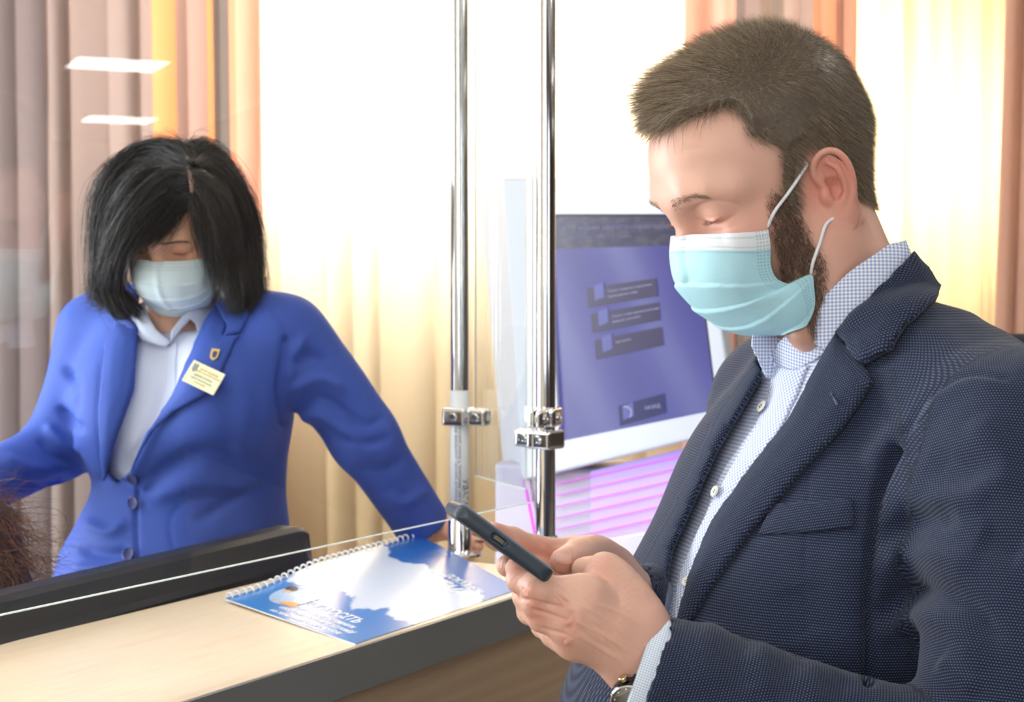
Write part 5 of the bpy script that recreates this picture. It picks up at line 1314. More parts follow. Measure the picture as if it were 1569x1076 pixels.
for i in range(nseg):
    a = 2 * math.pi * i / nseg; dr = rf_ * math.cos(a) + b_ * math.sin(a)
    for (r, t) in ((.0292, -.008), (.0292, .008), (.0275, .008), (.0275, -.008)): V.append(cw + dr * r + wd_ * t)
F = [(i * 4 + j, i * 4 + (j + 1) % 4, ((i + 1) % nseg) * 4 + (j + 1) % 4, ((i + 1) % nseg) * 4 + j) for i in range(nseg) for j in range(4)]
mesh('strap', V, F, plain('strap_black', (26, 25, 26), .5, bump=.0003), wt)
# ---- the phone, seen end-on
PA, PB = P(699, 779, 1.082), P(846, 887, 1.082); e = PB - PA; Wd = np.linalg.norm(e); e /= Wd; ax_ = (PA + PB) / 2 - CAM; ax_ /= np.linalg.norm(ax_); ax_ -= e * (ax_ @ e); ax_ /= np.linalg.norm(ax_); up_ = np.cross(e, ax_); up_ *= np.sign(up_[2]); ax_ -= up_ * .012; ax_ /= np.linalg.norm(ax_); up_ = np.cross(e, ax_); up_ *= np.sign(up_[2]); Th = .0112; Ln = .150
pc = (PA + PB) / 2 + ax_ * Ln / 2; Rm = np.stack([e, ax_, up_], 1)
ph = empty('smartphone', 'smartphone in a dark blue-grey case held in both hands, seen end-on with its charging port', 'phone', tuple(pc))
n = NT('phone_case'); PCM = n.finish(n.pbr(n.mix(n.noise(40, n.obj()), srgb(38, 48, 60), srgb(52, 64, 78)), .42, 0, **{'Normal': n.bump(n.noise(900, n.obj()), .0001)}))
s = SDF(.0008, .001); s.rbox(pc, (Wd / 2, Ln / 2, Th / 2), .0052, Rm)
def cornr(X):
    q = np.abs((X - pc) @ Rm)[..., :2] - (np.array([Wd / 2, Ln / 2]) - .011); return np.linalg.norm(np.maximum(q, 0), axis=-1) + np.minimum(q.max(-1), 0) - .011
pcen = pc - ax_ * Ln / 2 - e * .004
def pp(X, F):
    F = np.maximum(F, cornr(X)); q = (X - pcen) @ Rm; port = np.maximum(np.sqrt(np.maximum(np.abs(q[..., 0]) - .0042, 0) ** 2 + q[..., 2] ** 2) - .0024, np.abs(q[..., 1]) - .0035)
    F = np.maximum(F, -port); q = (X - (pc + up_ * Th / 2)) @ Rm
    rec = np.maximum(np.maximum(np.abs(q[..., 0]) - Wd / 2 + .0028, np.abs(q[..., 1]) - Ln / 2 + .0028), np.abs(q[..., 2]) - .0008); return np.maximum(F, -rec)
V, F = s.build(pp); mesh('case', V, F, PCM, ph)
def pbox(name, c, half, mat, bev): 
    return box(name, [-h_ for h_ in half], half, mat, ph, bev, M=Matrix(((e[0], ax_[0], up_[0], c[0]), (e[1], ax_[1], up_[1], c[1]), (e[2], ax_[2], up_[2], c[2]), (0, 0, 0, 1))))
n = NT('phone_screen'); PSC = n.finish(n.pbr(n.mix(n.noise(30, n.obj()), (.02, .025, .035, 1), (.05, .06, .08, 1)), .06, 0, **{'Emission Color': (.5, .6, .8, 1), 'Emission Strength': .25}))
pbox('phone_screen', pc + up_ * (Th / 2 - .0006), (Wd / 2 - .0032, Ln / 2 - .0032, .0007), PSC, .0004)
pbox('charging_port', pcen + ax_ * .0030, (.0036, .0006, .0016), plain('port_metal', (120, 112, 96), .3, 1), .0003)
# ================================================================== THE WOMAN behind the glass
SKIN_W = skin_mat('skin_woman', srgb(224, 180, 152), srgb(206, 126, 104), srgb(120, 84, 66))
WSC = .925; WH0 = head_frame((0, 0, 0), 74, 33, -3)
WHO = P(243, 386, 2.215) - WH0.d(np.array([.084, 0, .017])) * WSC; WH = head_frame(WHO, 74, 33, -3, WSC)
woman = empty('person', 'dark-haired woman in a bright blue jacket and face mask leaning on the counter', 'person', (-.47, 2.40, 0))
s = head_sdf(.0020, male=False)
for sd in (1, -1): ear(s, sd, sc=.86, c=(-.014, .0715, .000))
wa_ = math.radians(70); wf = np.array([-math.cos(wa_), -math.sin(wa_), 0]); wl = np.array([math.sin(wa_), -math.cos(wa_), 0])
nbw = P(272, 520, 2.34)
s.chain([(-.018, 0, -.02), WH.l(P(262, 480, 2.33)), WH.l(nbw)], [.050, .052, .062], k=.03)
V, F = s.build(); wl_ = V.copy(); V = WH.w(V); V = brush(V, F, [([(254, 378), (268, 373), (284, 374), (292, 380)], 2, -.0013), ([(256, 387), (270, 391), (288, 386)], 1.8, -.0014), ([(204, 380), (214, 376), (226, 380)], 2, -.0013), ([(203, 388), (213, 392), (226, 389)], 1.8, -.0014)]); whV, whF = V, F
x_, y_, z_ = wl_.T
redw = .3 * np.exp(-((x_ - .06) / .03) ** 2 - ((np.abs(y_) - .045) / .03) ** 2 - ((z_ + .01) / .03) ** 2) + .45 * np.exp(-((x_ - .080) / .018) ** 2 - ((np.abs(y_) - .034) / .018) ** 2 - ((z_ - .018) / .013) ** 2)
EXW = [(V, F, np.stack([redw, 0 * redw], 1))]; wtree = bvh(V, F)
# trunk
def zy(y, Y=2.35): return float(P(300, y, Y)[2])
def wsecs(g):
    R = [(468, 285, .055, .06, .085, .085), (492, 292, .085, .085, .135, .145), (530, 292, .105, .10, .163, .172), (590, 288, .125, .105, .168, .172), (650, 288, .142, .105, .162, .165), (705, 290, .130, .100, .150, .152), (745, 292, .118, .098, .146, .148), (800, 284, .122, .105, .160, .165), (860, 272, .135, .12, .172, .182), (960, 268, .145, .14, .185, .195), (1080, 268, .14, .14, .19, .20)]
    out = []
    for y, cx, a, b, c_, d in R:
        p = P(cx, y, 2.36); out.append((p[2], p[0], p[1], a - g, b - g, c_ - g, d - g))
    return out
WSL = P(436, 520, 2.285); WEL = P(558, 672, 2.29); WCL = P(650, 808, 2.348)
WSR = P(150, 508, 2.42); WER = P(84, 690, 2.37); WCR = P(-90, 772, 2.20)
W = SDF(.0042, .03); fn, lo, hi = loft_sdf(wsecs(0), wf, wl); W.add(fn, lo, hi)
W.chain([P(320, 480, 2.36), P(385, 490, 2.33), WSL + np.array([0, 0, .004])], [.045, .046, .054], k=.05, smooth=8)
W.chain([P(240, 478, 2.38), P(195, 486, 2.40), WSR], [.045, .046, .050], k=.05, smooth=8)
W.ell(P(345, 610, 2.245), (.066, .062, .070), k=.06).ell(P(190, 612, 2.30), (.060, .058, .068), k=.06)
W.chain([WSL, WSL * .5 + WEL * .5 + np.array([.004, 0, .006]), WEL], [.057, .054, .048], k=.03, smooth=8)
W.chain([WEL, WEL * .5 + WCL * .5, WCL + (WCL - WEL) * .12], [.048, .043, .041], k=.02, smooth=8)
W.chain([WSR, WSR * .5 + WER * .5, WER], [.054, .048, .046], k=.03, smooth=8); W.chain([WER, WCR], [.046, .040], k=.02)
wcd = (WCL - WEL) / np.linalg.norm(WCL - WEL)
wsf, _, _ = loft_sdf(wsecs(.012), wf, wl)
WOPEN = [(212, 505), (205, 596), (180, 663), (163, 726), (180, 735), (198, 724), (228, 665), (270, 605), (292, 556), (312, 507), (350, 450), (300, 400), (200, 430), (200, 470)]
def wpost(X, F):
    q = X - WCL; t = q @ wcd; rad = np.linalg.norm(q - t[..., None] * wcd, axis=-1)
    F = np.maximum(F, np.minimum(np.minimum(t, .075 - rad), .12 - np.abs(t))); F = np.maximum(F, np.minimum(np.minimum(t + .05, .035 - rad), .12 - np.abs(t)))
    F = np.maximum(F, -(np.linalg.norm(X - P(268, 480, 2.35), axis=-1) - .058))
    inn = wsf(X) - .001; F = np.maximum(F, -inn)
    near = (X[..., 1] < 2.345) & (X[..., 2] > zy(760)); Q = pix(X[near]); m = inside(Q, WOPEN); G = F[near]; G[m] = np.maximum(G[m], .004); F[near] = G
    return F
WOUT = SDF(.0055, .03); WOUT.ops = W.ops[:5]; OV, OF = WOUT.build(); OV = lap(OV, OF, 4); wot = bvh(OV, OF)
V, F = W.build(wpost); V = lap(V, F, 2)
WF_ = [([(437, 520), (428, 580), (432, 650)], 5, -.007, 'seam'), ([(445, 560), (480, 545), (500, 560)], 9, -.005), ([(440, 600), (490, 580), (530, 600)], 9, .005), ([(445, 625), (490, 610), (540, 640)], 8, -.005), ([(455, 640), (500, 640), (560, 690)], 10, .005), ([(470, 510), (455, 540), (440, 590)], 8, .004),
    ([(530, 640), (560, 650), (590, 640)], 7, -.004), ([(520, 670), (560, 680), (600, 670)], 7, -.004), ([(540, 720), (590, 720), (620, 700)], 8, -.003), ([(590, 760), (620, 770), (655, 750)], 8, .003), ([(420, 480), (436, 500), (440, 530)], 3, -.002, 'seam'),
    ([(98, 560), (115, 590), (112, 640)], 7, -.005), ([(90, 620), (110, 650), (130, 660)], 7, -.006), ([(70, 650), (95, 680), (125, 690)], 8, .006), ([(60, 670), (85, 700), (120, 710)], 6, -.005), ([(0, 700), (40, 715), (90, 720)], 10, .004), ([(30, 740), (70, 745), (110, 730)], 8, -.004),
    ([(212, 745), (208, 800), (214, 890)], 3, -.0035, 'seam'), ([(205, 740), (160, 735), (150, 742)], 6, -.003), ([(120, 840), (160, 850), (200, 845)], 8, -.005), ([(110, 870), (160, 872), (196, 866)], 8, .005), ([(130, 800), (165, 815), (195, 800)], 9, .004), ([(215, 745), (300, 700), (380, 700)], 16, -.006), ([(220, 770), (300, 740), (400, 745)], 16, .004), ([(410, 740), (350, 770), (300, 800)], 9, -.003),
    ([(300, 845), (380, 830), (450, 815)], 8, -.0025), ([(268, 850), (260, 800), (285, 770), (330, 762)], 3, -.0012, 'seam'), ([(360, 560), (375, 620), (370, 700)], 14, .003), ([(196, 728), (212, 745), (230, 742)], 6, .003), ([(155, 560), (150, 640), (158, 720)], 4, -.001, 'seam')]
V = brush(V, F, [(f_[0], f_[1], f_[2] * (1.7 if len(f_) < 4 else 1.1), *f_[3:]) for f_ in WF_]); q = V * 26; V = V + vnormals(V, F) * (np.sin(q[:, 0] + 1.5 * np.sin(q[:, 2])) * np.sin(q[:, 2] * 1.2 + q[:, 1]) * .0012)[:, None]
BLUE = NT('royal_blue_suiting'); v_ = BLUE.obj(); nn1 = BLUE.noise(900, v_, 2); nn2 = BLUE.noise(6, v_, 2)
BLUE = BLUE.finish(BLUE.pbr(BLUE.mix(BLUE.math('MULTIPLY', nn1, .35), srgb(54, 82, 168), srgb(38, 60, 144)), .7, 0, **{'Sheen Weight': .25, 'Sheen Tint': srgb(120, 150, 240), 'Specular IOR Level': .3, 'Normal': BLUE.bump(nn1, .0003, .5)}))
wj = mesh('jacket', V, F, BLUE, woman)
# blouse
WS = SDF(.005, .03); WS.add(*loft_sdf(wsecs(.0145), wf, wl)); WS.ell(P(345, 610, 2.252), (.056, .052, .060), k=.06).ell(P(190, 612, 2.306), (.050, .048, .058), k=.06)
WS.rbox(P(268, 440, 2.33), (.07, .08, .062), .03, k=.01, op='s')
V, F = WS.build(); V = lap(V, F, 3); V = brush(V, F, [([(262, 530), (268, 600), (235, 680)], 14, -.004), ([(240, 560), (225, 640), (195, 700)], 12, .004), ([(262, 528), (264, 580), (252, 640), (200, 722)], 2.4, -.0016, 'seam'), ([(285, 560), (262, 620), (225, 670)], 8, .003)])
BLO = NT('pale_blouse'); BLO = BLO.finish(BLO.pbr(BLO.mix(BLO.noise(5, BLO.obj()), srgb(204, 212, 238), srgb(222, 228, 246)), .7, 0, **{'Subsurface Weight': .05, 'Normal': BLO.bump(BLO.noise(20, BLO.obj(), 2), .002, .5)}))
blouse = mesh('blouse', V, F, BLO, woman); wst = bvh(V, F)
WC_ = SDF(.003, .01); WC_.chain([P(275, 535, 2.345), P(268, 500, 2.335), P(264, 470, 2.33)], [.078, .066, .058], smooth=10); V, F = WC_.build(); wct = bvh(V, F)
patch('placket', [(259, 522), (272, 526), (271, 590), (254, 645), (214, 704), (204, 700), (240, 645), (257, 590)], wst, .0018, .0016, BLO, blouse, 3, crown=.0005)
patch('collar_leaf', [(345, 446), (352, 460), (325, 490), (302, 512), (298, 496), (290, 490), (276, 506), (262, 524), (262, 508), (280, 484), (312, 458)], wct, .006, .003, BLO, blouse, 3, crown=.001)
patch('collar_leaf', [(204, 476), (222, 462), (228, 484), (240, 505), (262, 524), (255, 532), (240, 528), (222, 522), (210, 508)], wct, .006, .003, BLO, blouse, 3, crown=.001)
patch('lapel', [(330, 470), (308, 507), (288, 556), (268, 605), (225, 665), (197, 722), (204, 712), (236, 660), (272, 629), (316, 605), (340, 568), (356, 532), (367, 516), (342, 519), (348, 500)], wot, .007, .004, BLUE, wj, 4, crown=.003)
patch('jacket_collar', [(352, 440), (385, 440), (396, 466), (368, 513), (343, 520), (347, 500), (330, 470)], wot, .009, .005, BLUE, wj, 4, crown=.002)
patch('lapel', [(212, 511), (202, 596), (180, 663), (162, 736), (157, 700), (153, 632), (163, 525), (180, 498), (196, 500)], wot, .007, .004, BLUE, wj, 4, crown=.003)
patch('jacket_collar', [(208, 468), (215, 490), (213, 512), (196, 502), (178, 499), (186, 474)], wot, .009, .005, BLUE, wj, 4, crown=.002)
BBT = plain('navy_button', (28, 40, 104), .35)
for p in ((205, 732), (206, 771), (199, 850)): button(*p, wot, .0095, BBT, wj, off=.0035, holes=False)
# badge and pin on the lapel
bdg = plain('badge_cream', (236, 228, 190), .35, var=.03)
def badge_frame():
    c = [(296, 551), (344, 573), (328, 607), (281, 584)]; pts = []
    for p in c:
        h, nn, _, _ = wot.ray_cast(Vector(CAM), Vector(ray(*p)).normalized()); pts.append(np.array(h) - ray(*p) * .019)
    return pts
bp = badge_frame(); bc = sum(bp) / 4; bx = (bp[1] - bp[0]) + (bp[2] - bp[3]); bx /= np.linalg.norm(bx); by = (bp[0] - bp[3]) + (bp[1] - bp[2]); by -= bx * (by @ bx); by /= np.linalg.norm(by); bn = np.cross(bx, by)
bw_, bh_ = np.linalg.norm(bp[1] - bp[0]) / 2, np.linalg.norm(bp[0] - bp[3]) / 2
Mb = Matrix(((bx[0], by[0], bn[0], bc[0]), (bx[1], by[1], bn[1], bc[1]), (bx[2], by[2], bn[2], bc[2]), (0, 0, 0, 1)))
bg = box('name_badge', (-bw_, -bh_, -.001), (bw_, bh_, .001), bdg, woman, .0007, M=Mb); bg['label'] = 'cream name badge with a grey crest'
def btxt(b, x, y, sz, mat, bold=False): return text_mesh('lettering', b, sz, mat, bg, Mb @ Matrix.Translation((x, y, .0012)), .0001, 'CENTER', bold)
gi = plain('badge_gold_ink', (196, 166, 110), .5); ti = plain('badge_green_ink', (120, 150, 140), .5)
for b, x, y, sz, m in (('ЦЕНТР НАДАННЯ', .004, .0085, .0036, gi), ('АДМІНІСТРАТИВНИХ ПОСЛУГ', .004, .0045, .0030, gi), ('адміністратор', 0, -.001, .0046, ti), ('відділу обслуговування', 0, -.006, .0032, ti), ('міська рада', 0, -.0105, .0034, gi)): btxt(b, x, y, sz, m)
def shield(name, M, w, h, mat, parent, th=.0008):
    pts = [(-w, h), (w, h), (w, -.2 * h), (w * .7, -.7 * h), (0, -h), (-w * .7, -.7 * h), (-w, -.2 * h)]
    return prism(name, [M @ Vector((a, b, .0008)) for a, b in pts], (M.to_3x3() @ Vector((0, 0, 1))) * th, mat, parent)
shield('crest', Mb @ Matrix.Translation((-bw_ * .70, bh_ * .42, 0)), .0038, .0060, plain('crest_grey', (128, 140, 138), .5), bg)
pcn = np.array(wot.ray_cast(Vector(CAM), Vector(ray(329, 544)).normalized())[0]) - ray(329, 544) * .0135
Mp = frameM(pcn, bx * .9 + by * .25, by); pn = shield('lapel_pin', Mp, .0062, .0085, plain('pin_gold', (222, 190, 110), .3, .8), woman); pn['label'] = 'small gold shield pin'
shield('pin_enamel', Mp @ Matrix.Translation((.0005, 0, .0008)), .0032, .0050, plain('pin_blue', (52, 60, 110), .3), pn, .0004)
# mask
MMW = mask_mat('mask_pale', srgb(212, 230, 236), srgb(216, 230, 236), band=.09)
ctr = [(.0955, .009), (.1055, -.006), (.1105, -.028), (.108, -.050), (.097, -.072), (.080, -.089), (.060, -.0985)]
hem = [(.043, .0625, -.006), (.047, .0635, -.020), (.049, .0625, -.036), (.050, .062, -.050), (.047, .060, -.064), (.049, .054, -.080), (.052, .044, -.094)]
V, F, UV = mask_surface(WH, ctr, hem, p=.70, pleats=((.30, .0016), (.50, .0022), (.68, .0018)), ridge=.0022, tree=wtree, gap=.002)
wm = mesh('face_mask', V, F, MMW, woman, uv=UV); wm['label'] = 'pale blue pleated face mask'; md = wm.modifiers.new('thickness', 'SOLIDIFY'); md.thickness = .001; md.offset = 0
for y in (1, -1):
    tube('ear_loop', [WH.w((.046, .0625 * y, -.003)), WH.w((.020, .072 * y, .016)), WH.w((-.004, .079 * y, .030)), WH.w((-.016, .073 * y, .022))], .0015, LOOP, wm, n=8)
    tube('ear_loop', [WH.w((.048, .060 * y, -.072)), WH.w((.022, .067 * y, -.046)), WH.w((.002, .072 * y, -.022)), WH.w((-.014, .072 * y, -.008))], .0015, LOOP, wm, n=8)
er = tag(lathe('earring', [(.0005, -.004), (.0035, -.0032), (.0044, 0), (.0035, .0032), (.0005, .004)], WH.w((-.004, .0790, -.026)), plain('gold', (220, 180, 90), .2, 1), woman, 20)); er['label'] = 'gold stud earring'
# hair: the mass, then locks combed over it
HS = SDF(.003, .02)
HS.ell(WH.w((-.008, .002, .041)), (.0985, .077, .086), WH.R, k=.02)
HS.ell(WH.w((-.035, 0, -.01)), (.074, .076, .080), WH.R, k=.03)
def wp(px, py, Y): return P(px, py, Y)
HS.chain([wp(196, 300, 2.27), wp(182, 360, 2.27), wp(178, 430, 2.28), wp(186, 472, 2.27)], [.030, .030, .028, .018], k=.03, smooth=10)
HS.chain([wp(332, 284, 2.30), wp(352, 350, 2.31), wp(362, 420, 2.29), wp(366, 470, 2.265)], [.030, .030, .027, .016], k=.03, smooth=10)
HS.chain([wp(335, 330, 2.235), wp(345, 400, 2.24), wp(352, 450, 2.235)], [.016, .016, .014], k=.02)
HS.chain([wp(288, 270, 2.195), wp(240, 300, 2.182), wp(200, 350, 2.19), wp(178, 408, 2.22)], [.020, .021, .019, .016], k=.025, smooth=12)
HS.chain([wp(305, 285, 2.175), wp(322, 330, 2.185), wp(332, 375, 2.21)], [.022, .018, .014], k=.02)
fc = WH.w((.088, .002, -.030)); 
FACEO = [(228, 366), (262, 340), (296, 322), (310, 340), (318, 372), (327, 410), (325, 450), (300, 475), (262, 520), (226, 505), (196, 470), (180, 430), (180, 388), (200, 378)]
def hpost(X, F):
    near = (X[..., 1] < 2.31) & (F < .03); Q = pix(X[near]); m = inside(Q, FACEO); G = F[near]; G[m] = np.maximum(G[m], .004); F[near] = G; return F
V, F = HS.build(hpost); V = lap(V, F, 4); hwt = bvh(V, F)
HB = hair_mat('hair_black', srgb(13, 12, 14), srgb(52, 48, 50), .42); rng = np.random.default_rng(9)
hp = [(V, F, np.full(len(V), .05))]
G_ = [ [(292, 240), (276, 226), (252, 218), (225, 222)], [(294, 232), (300, 220), (318, 222), (338, 236)], [(290, 250), (262, 232), (225, 232), (190, 256), (168, 300)], [(288, 258), (248, 250), (208, 276), (182, 320), (170, 370), (166, 410)], [(298, 250), (322, 244), (346, 268), (362, 310), (372, 360)], [(300, 268), (324, 290), (340, 330), (348, 380), (356, 430)],  # locks from the parting: swept to the left of the picture ...
 [(292, 262), (262, 262), (222, 290), (190, 340), (168, 400), (150, 455)], [(290, 275), (255, 285), (218, 318), (192, 352), (178, 378), (164, 420)], [(292, 290), (262, 306), (232, 334), (205, 360), (190, 374), (182, 392)],
 [(293, 300), (272, 316), (252, 340), (240, 352), (222, 364), (206, 376)], [(294, 250), (250, 240), (200, 262), (165, 310), (150, 370), (148, 430), (158, 470)], [(290, 236), (250, 222), (205, 232), (168, 262), (150, 310), (145, 370), (144, 440)],
 [(286, 224), (250, 217), (215, 224), (180, 245), (158, 280), (148, 330), (146, 390), (150, 440), (138, 455)], [(282, 300), (240, 328), (200, 352), (176, 382), (168, 430), (172, 480)], [(160, 380), (156, 420), (172, 460), (196, 488)], [(152, 400), (146, 430), (158, 462), (140, 462)], [(168, 400), (166, 440), (188, 470), (214, 492)], [(155, 420), (150, 445), (132, 452)],
 # ... and to the right
 [(298, 262), (318, 276), (334, 310), (345, 360), (352, 410), (356, 450)], [(300, 280), (314, 300), (326, 335), (336, 375), (345, 420), (350, 462)], [(300, 296), (310, 318), (320, 350), (330, 385), (336, 410)], [(298, 248), (328, 256), (352, 290), (366, 340), (374, 395), (380, 440), (378, 480)],
 [(296, 234), (330, 236), (358, 268), (376, 316), (388, 360), (394, 410), (392, 460)], [(292, 222), (325, 224), (350, 246), (372, 290), (390, 336), (398, 380), (392, 430), (386, 476)], [(350, 360), (358, 400), (366, 440), (362, 484)], [(372, 380), (384, 420), (388, 460), (372, 496)], [(384, 360), (396, 400), (398, 440), (404, 470)]]
for gi_, g in enumerate(G_):
    g = [(268 + (x - 268) * .935, y + 6 * (y < 300)) for x, y in g]; c2 = spline(g, 26); Q3 = []
    for p in c2:
        h, n_, _, _ = hwt.ray_cast(Vector(CAM), Vector(ray(*p)).normalized())
        Q3.append(None if h is None else np.array(h))
    ds = [np.linalg.norm(q - CAM) for q in Q3 if q is not None]
    if not ds: continue
    dd = []; last = ds[0]
    for q in Q3:
        if q is not None: last = np.linalg.norm(q - CAM)
        dd.append(last)
    dd = np.array(dd); 
    for _ in range(4): dd[1:-1] = (dd[:-2] + dd[1:-1] + dd[2:]) / 3
    R = ray(c2[:, 0], c2[:, 1]); R /= np.linalg.norm(R, axis=1)[:, None]; base = CAM + R * (dd - .0015)[:, None]
    M_ = 420; t = np.linspace(0, 1, 26)
    off = rng.normal(size=(M_, 1, 3)) * np.array([.0075, .004, .006]); off2 = rng.normal(size=(M_, 1, 3)) * .006
    spread = (.30 + .9 * np.sin(np.minimum(t * 1.4, 1) * math.pi * .55))[None, :, None]
    wav = np.sin(t[None] * rng.uniform(2, 5, (M_, 1)) + rng.uniform(0, 6, (M_, 1)))[..., None] * rng.normal(size=(M_, 1, 3)) * .0034
    CP = base[None] + off * spread + off2 * (t[None, :, None] ** 2) + wav
    cutl = rng.uniform(.78, 1.0, M_)
    ti_ = np.clip(t[None] * cutl[:, None], 0, 1) * 25; i0 = np.minimum(ti_.astype(int), 24); fr2 = (ti_ - i0)[..., None]
    CP = CP[np.arange(M_)[:, None], i0] * (1 - fr2) + CP[np.arange(M_)[:, None], i0 + 1] * fr2
    CP = CP[:, ::2]; sg = CP.shape[1]; T = np.gradient(CP, axis=1); T /= np.linalg.norm(T, axis=2)[..., None] + 1e-9
    U = np.cross(T, rng.normal(size=(M_, 1, 3))); U /= np.linalg.norm(U, axis=2)[..., None] + 1e-9; Wv = np.cross(T, U)
    rr2 = .00034 * (1 - np.linspace(0, 1, sg) ** 3 * .8); a = np.arange(3) * 2 * math.pi / 3
    VV = CP[:, :, None] + rr2[None, :, None, None] * (np.cos(a)[None, None, :, None] * U[:, :, None] + np.sin(a)[None, None, :, None] * Wv[:, :, None])
    k = np.arange(3); FF = np.vstack([np.stack([j * 3 + k, j * 3 + (k + 1) % 3, (j + 1) * 3 + (k + 1) % 3, (j + 1) * 3 + k], 1) for j in range(sg - 1)]); FF = (FF[None] + (np.arange(M_) * sg * 3)[:, None, None]).reshape(-1, 4)
    hp.append((VV.reshape(-1, 3), FF, np.repeat(rng.uniform(0, 1, M_), sg * 3)))
whair = hair_mesh('hair', hp, HB, woman)
sp_ = patch('scalp_parting', [(284, 246), (287, 245), (292, 262), (299, 280), (298, 296), (293, 293), (292, 280), (287, 264)], hwt, .0056, .001, plain('scalp', (150, 112, 100), .6), whair, 2)
brows(wtree, WH, BM, woman, rng, 300, .0058, .002, .0012, zs=(.037, .0385, .038, .034)); lashes(WH, HB, woman, rng, 70, .007)
# hand on the counter: wrist to the right of the cuff, fingers behind the chrome post
HW = SDF(.0014, .010); zc_ = 1.12
def w3(px, Y, z): Y = Y + .075; r = P(px, 800, Y); return np.array([r[0], Y, z])
wr = w3(664, 2.285, 1.152)
for (kx, kY, tips) in ((712, 2.265, [(736, 2.245, 1.146), (752, 2.225, 1.132), (760, 2.212, 1.128)]), (716, 2.285, [(746, 2.268, 1.146), (765, 2.250, 1.132), (772, 2.236, 1.128)]), (718, 2.303, [(750, 2.292, 1.145), (770, 2.278, 1.132), (778, 2.266, 1.128)]), (714, 2.322, [(742, 2.316, 1.142), (760, 2.306, 1.131), (768, 2.298, 1.127)])):
    kn = w3(kx, kY, 1.149); HW.chain([kn] + [w3(*t) for t in tips], [.0105, .0086, .0078, .0068], k=.004)
    HW.chain([kn, wr + (kn - wr) * .15], [.0115, .0160], k=.014)
HW.chain([w3(684, 2.262, 1.146), w3(706, 2.238, 1.140), w3(722, 2.222, 1.132), w3(733, 2.214, 1.129)], [.0150, .0110, .0098, .0080], k=.008)
HW.ell(w3(692, 2.29, 1.146), (.030, .036, .017), k=.015)
HW.chain([wr, WCL * .5 + wr * .5, WCL * .85 + WEL * .15], [.022, .024, .030], k=.015)
HW.rbox(np.array([-.1, 2.3, 1.09]), (.3, .3, .0306), .0005, k=.002, op='s')
V, F = HW.build(); EXW.append((V, F, np.zeros((len(V), 2)))); wht = bvh(V, F)
CW = SDF(.009, .04); CW.chain([WSL, WEL, WCL], [.040, .034, .028], k=.03).chain([WSR, WER, WCR], [.040, .034, .028], k=.03).chain([nbw, P(290, 640, 2.36), P(275, 900, 2.37)], [.05, .085, .10], k=.05).chain([WSL, nbw - np.array([0, 0, .05]), WSR], [.036, .04, .036], k=.05)
V, F = CW.build(); EXW.append((V, F, np.zeros((len(V), 2))))
aV = []; aF = []; aT = []; o_ = 0
for v, f, t in EXW: aV.append(v); aF.append(f + o_); aT.append(t); o_ += len(v)
wb = mesh('body', np.vstack(aV), np.vstack(aF), SKIN_W, woman); set_tone(wb, np.vstack(aT))
NW = plain('nail_dark_red', (112, 34, 60), .2, var=.03)
for q, dr in ((w3(762, 2.209, 1.1345), (1, -.55, -.1)), (w3(774, 2.233, 1.1345), (1, -.5, -.1)), (w3(780, 2.263, 1.1345), (1, -.4, -.1)), (w3(735, 2.211, 1.1365), (1, -.4, -.1))):
    dr = np.array(dr, float); dr /= np.linalg.norm(dr); sdv = np.cross([0, 0, 1.], dr); sdv /= np.linalg.norm(sdv); R_ = np.stack([dr, sdv, np.cross(dr, sdv)], 1)
    s2 = SDF(.0006, .001); s2.ell(q, (.0075, .0048, .0020), R_); v, f = s2.build(); mesh('fingernail', v, f, NW, wb)
# skirt and legs below the desk line
SK = SDF(.009, .04)
c0 = P(268, 1000, 2.37)
SK.chain([c0, np.array([c0[0], c0[1], .55])], [.13, .12], k=.03); 
SK.rbox(np.array([c0[0], c0[1], .40]), (.3, .3, .10), .01, k=0, op='s')
V, F = SK.build(); mesh('skirt', V, F, plain('skirt_navy', (30, 36, 70), .8), woman)
for sd in (-1, 1):
    LG = SDF(.006, .01); b = c0 + wl * .075 * sd; LG.chain([(b[0], b[1], .58), (b[0], b[1], .32), (b[0], b[1], .09)], [.055, .045, .032])
    V, F = LG.build(); mesh('stocking', V, F, plain('stockings', (60, 48, 46), .6), woman)
for sd in (-1, 1):
    b = c0 + wl * .075 * sd; q = SDF(.005, .02); q.ell((b[0] + wf[0] * .06, b[1] + wf[1] * .06, .035), (.11, .036, .034), np.stack([wf, wl, [0, 0, 1.]], 1)).ell((b[0], b[1], .055), (.04, .034, .045)); q.rbox((b[0], b[1], -.05), (.4, .4, .052), .001, k=0, op='s'); V, F = q.build(); mesh('shoe', V, F, SHOE, woman)

# ------------------------------------------------------------------ seated colleague at the left edge, mostly outside the frame
col_ = empty('person', 'colleague with frizzy brown hair and blue jacket, cut off at the left edge', 'person', (-.92, 2.12, 0))
CHD = head_frame(P(-116, 925, 1.93), 35, 15)
s = head_sdf(.004, male=False); 
for sd in (1, -1): ear(s, sd)
s.chain([(-.018, 0, -.02), CHD.l(CHD.o + np.array([.01, .02, -.19]))], [.048, .06], k=.03)
V, F = s.build(); V = CHD.w(V); cb = mesh('body', V, F, SKIN_W, col_); set_tone(cb, np.zeros((len(V), 2)))
CJ = SDF(.006, .04); c1 = CHD.o + np.array([.02, .03, -.20]); cf = np.array([-.82, -.57, 0]); cl_ = np.array([.57, -.82, 0])
CJ.chain([c1 - cl_ * .13, c1 + np.array([0, 0, .02]), c1 + cl_ * .13], [.055, .06, .055], k=.04).chain([c1 - np.array([0, 0, .05]), c1 - np.array([0, 0, .45])], [.13, .15], k=.06)
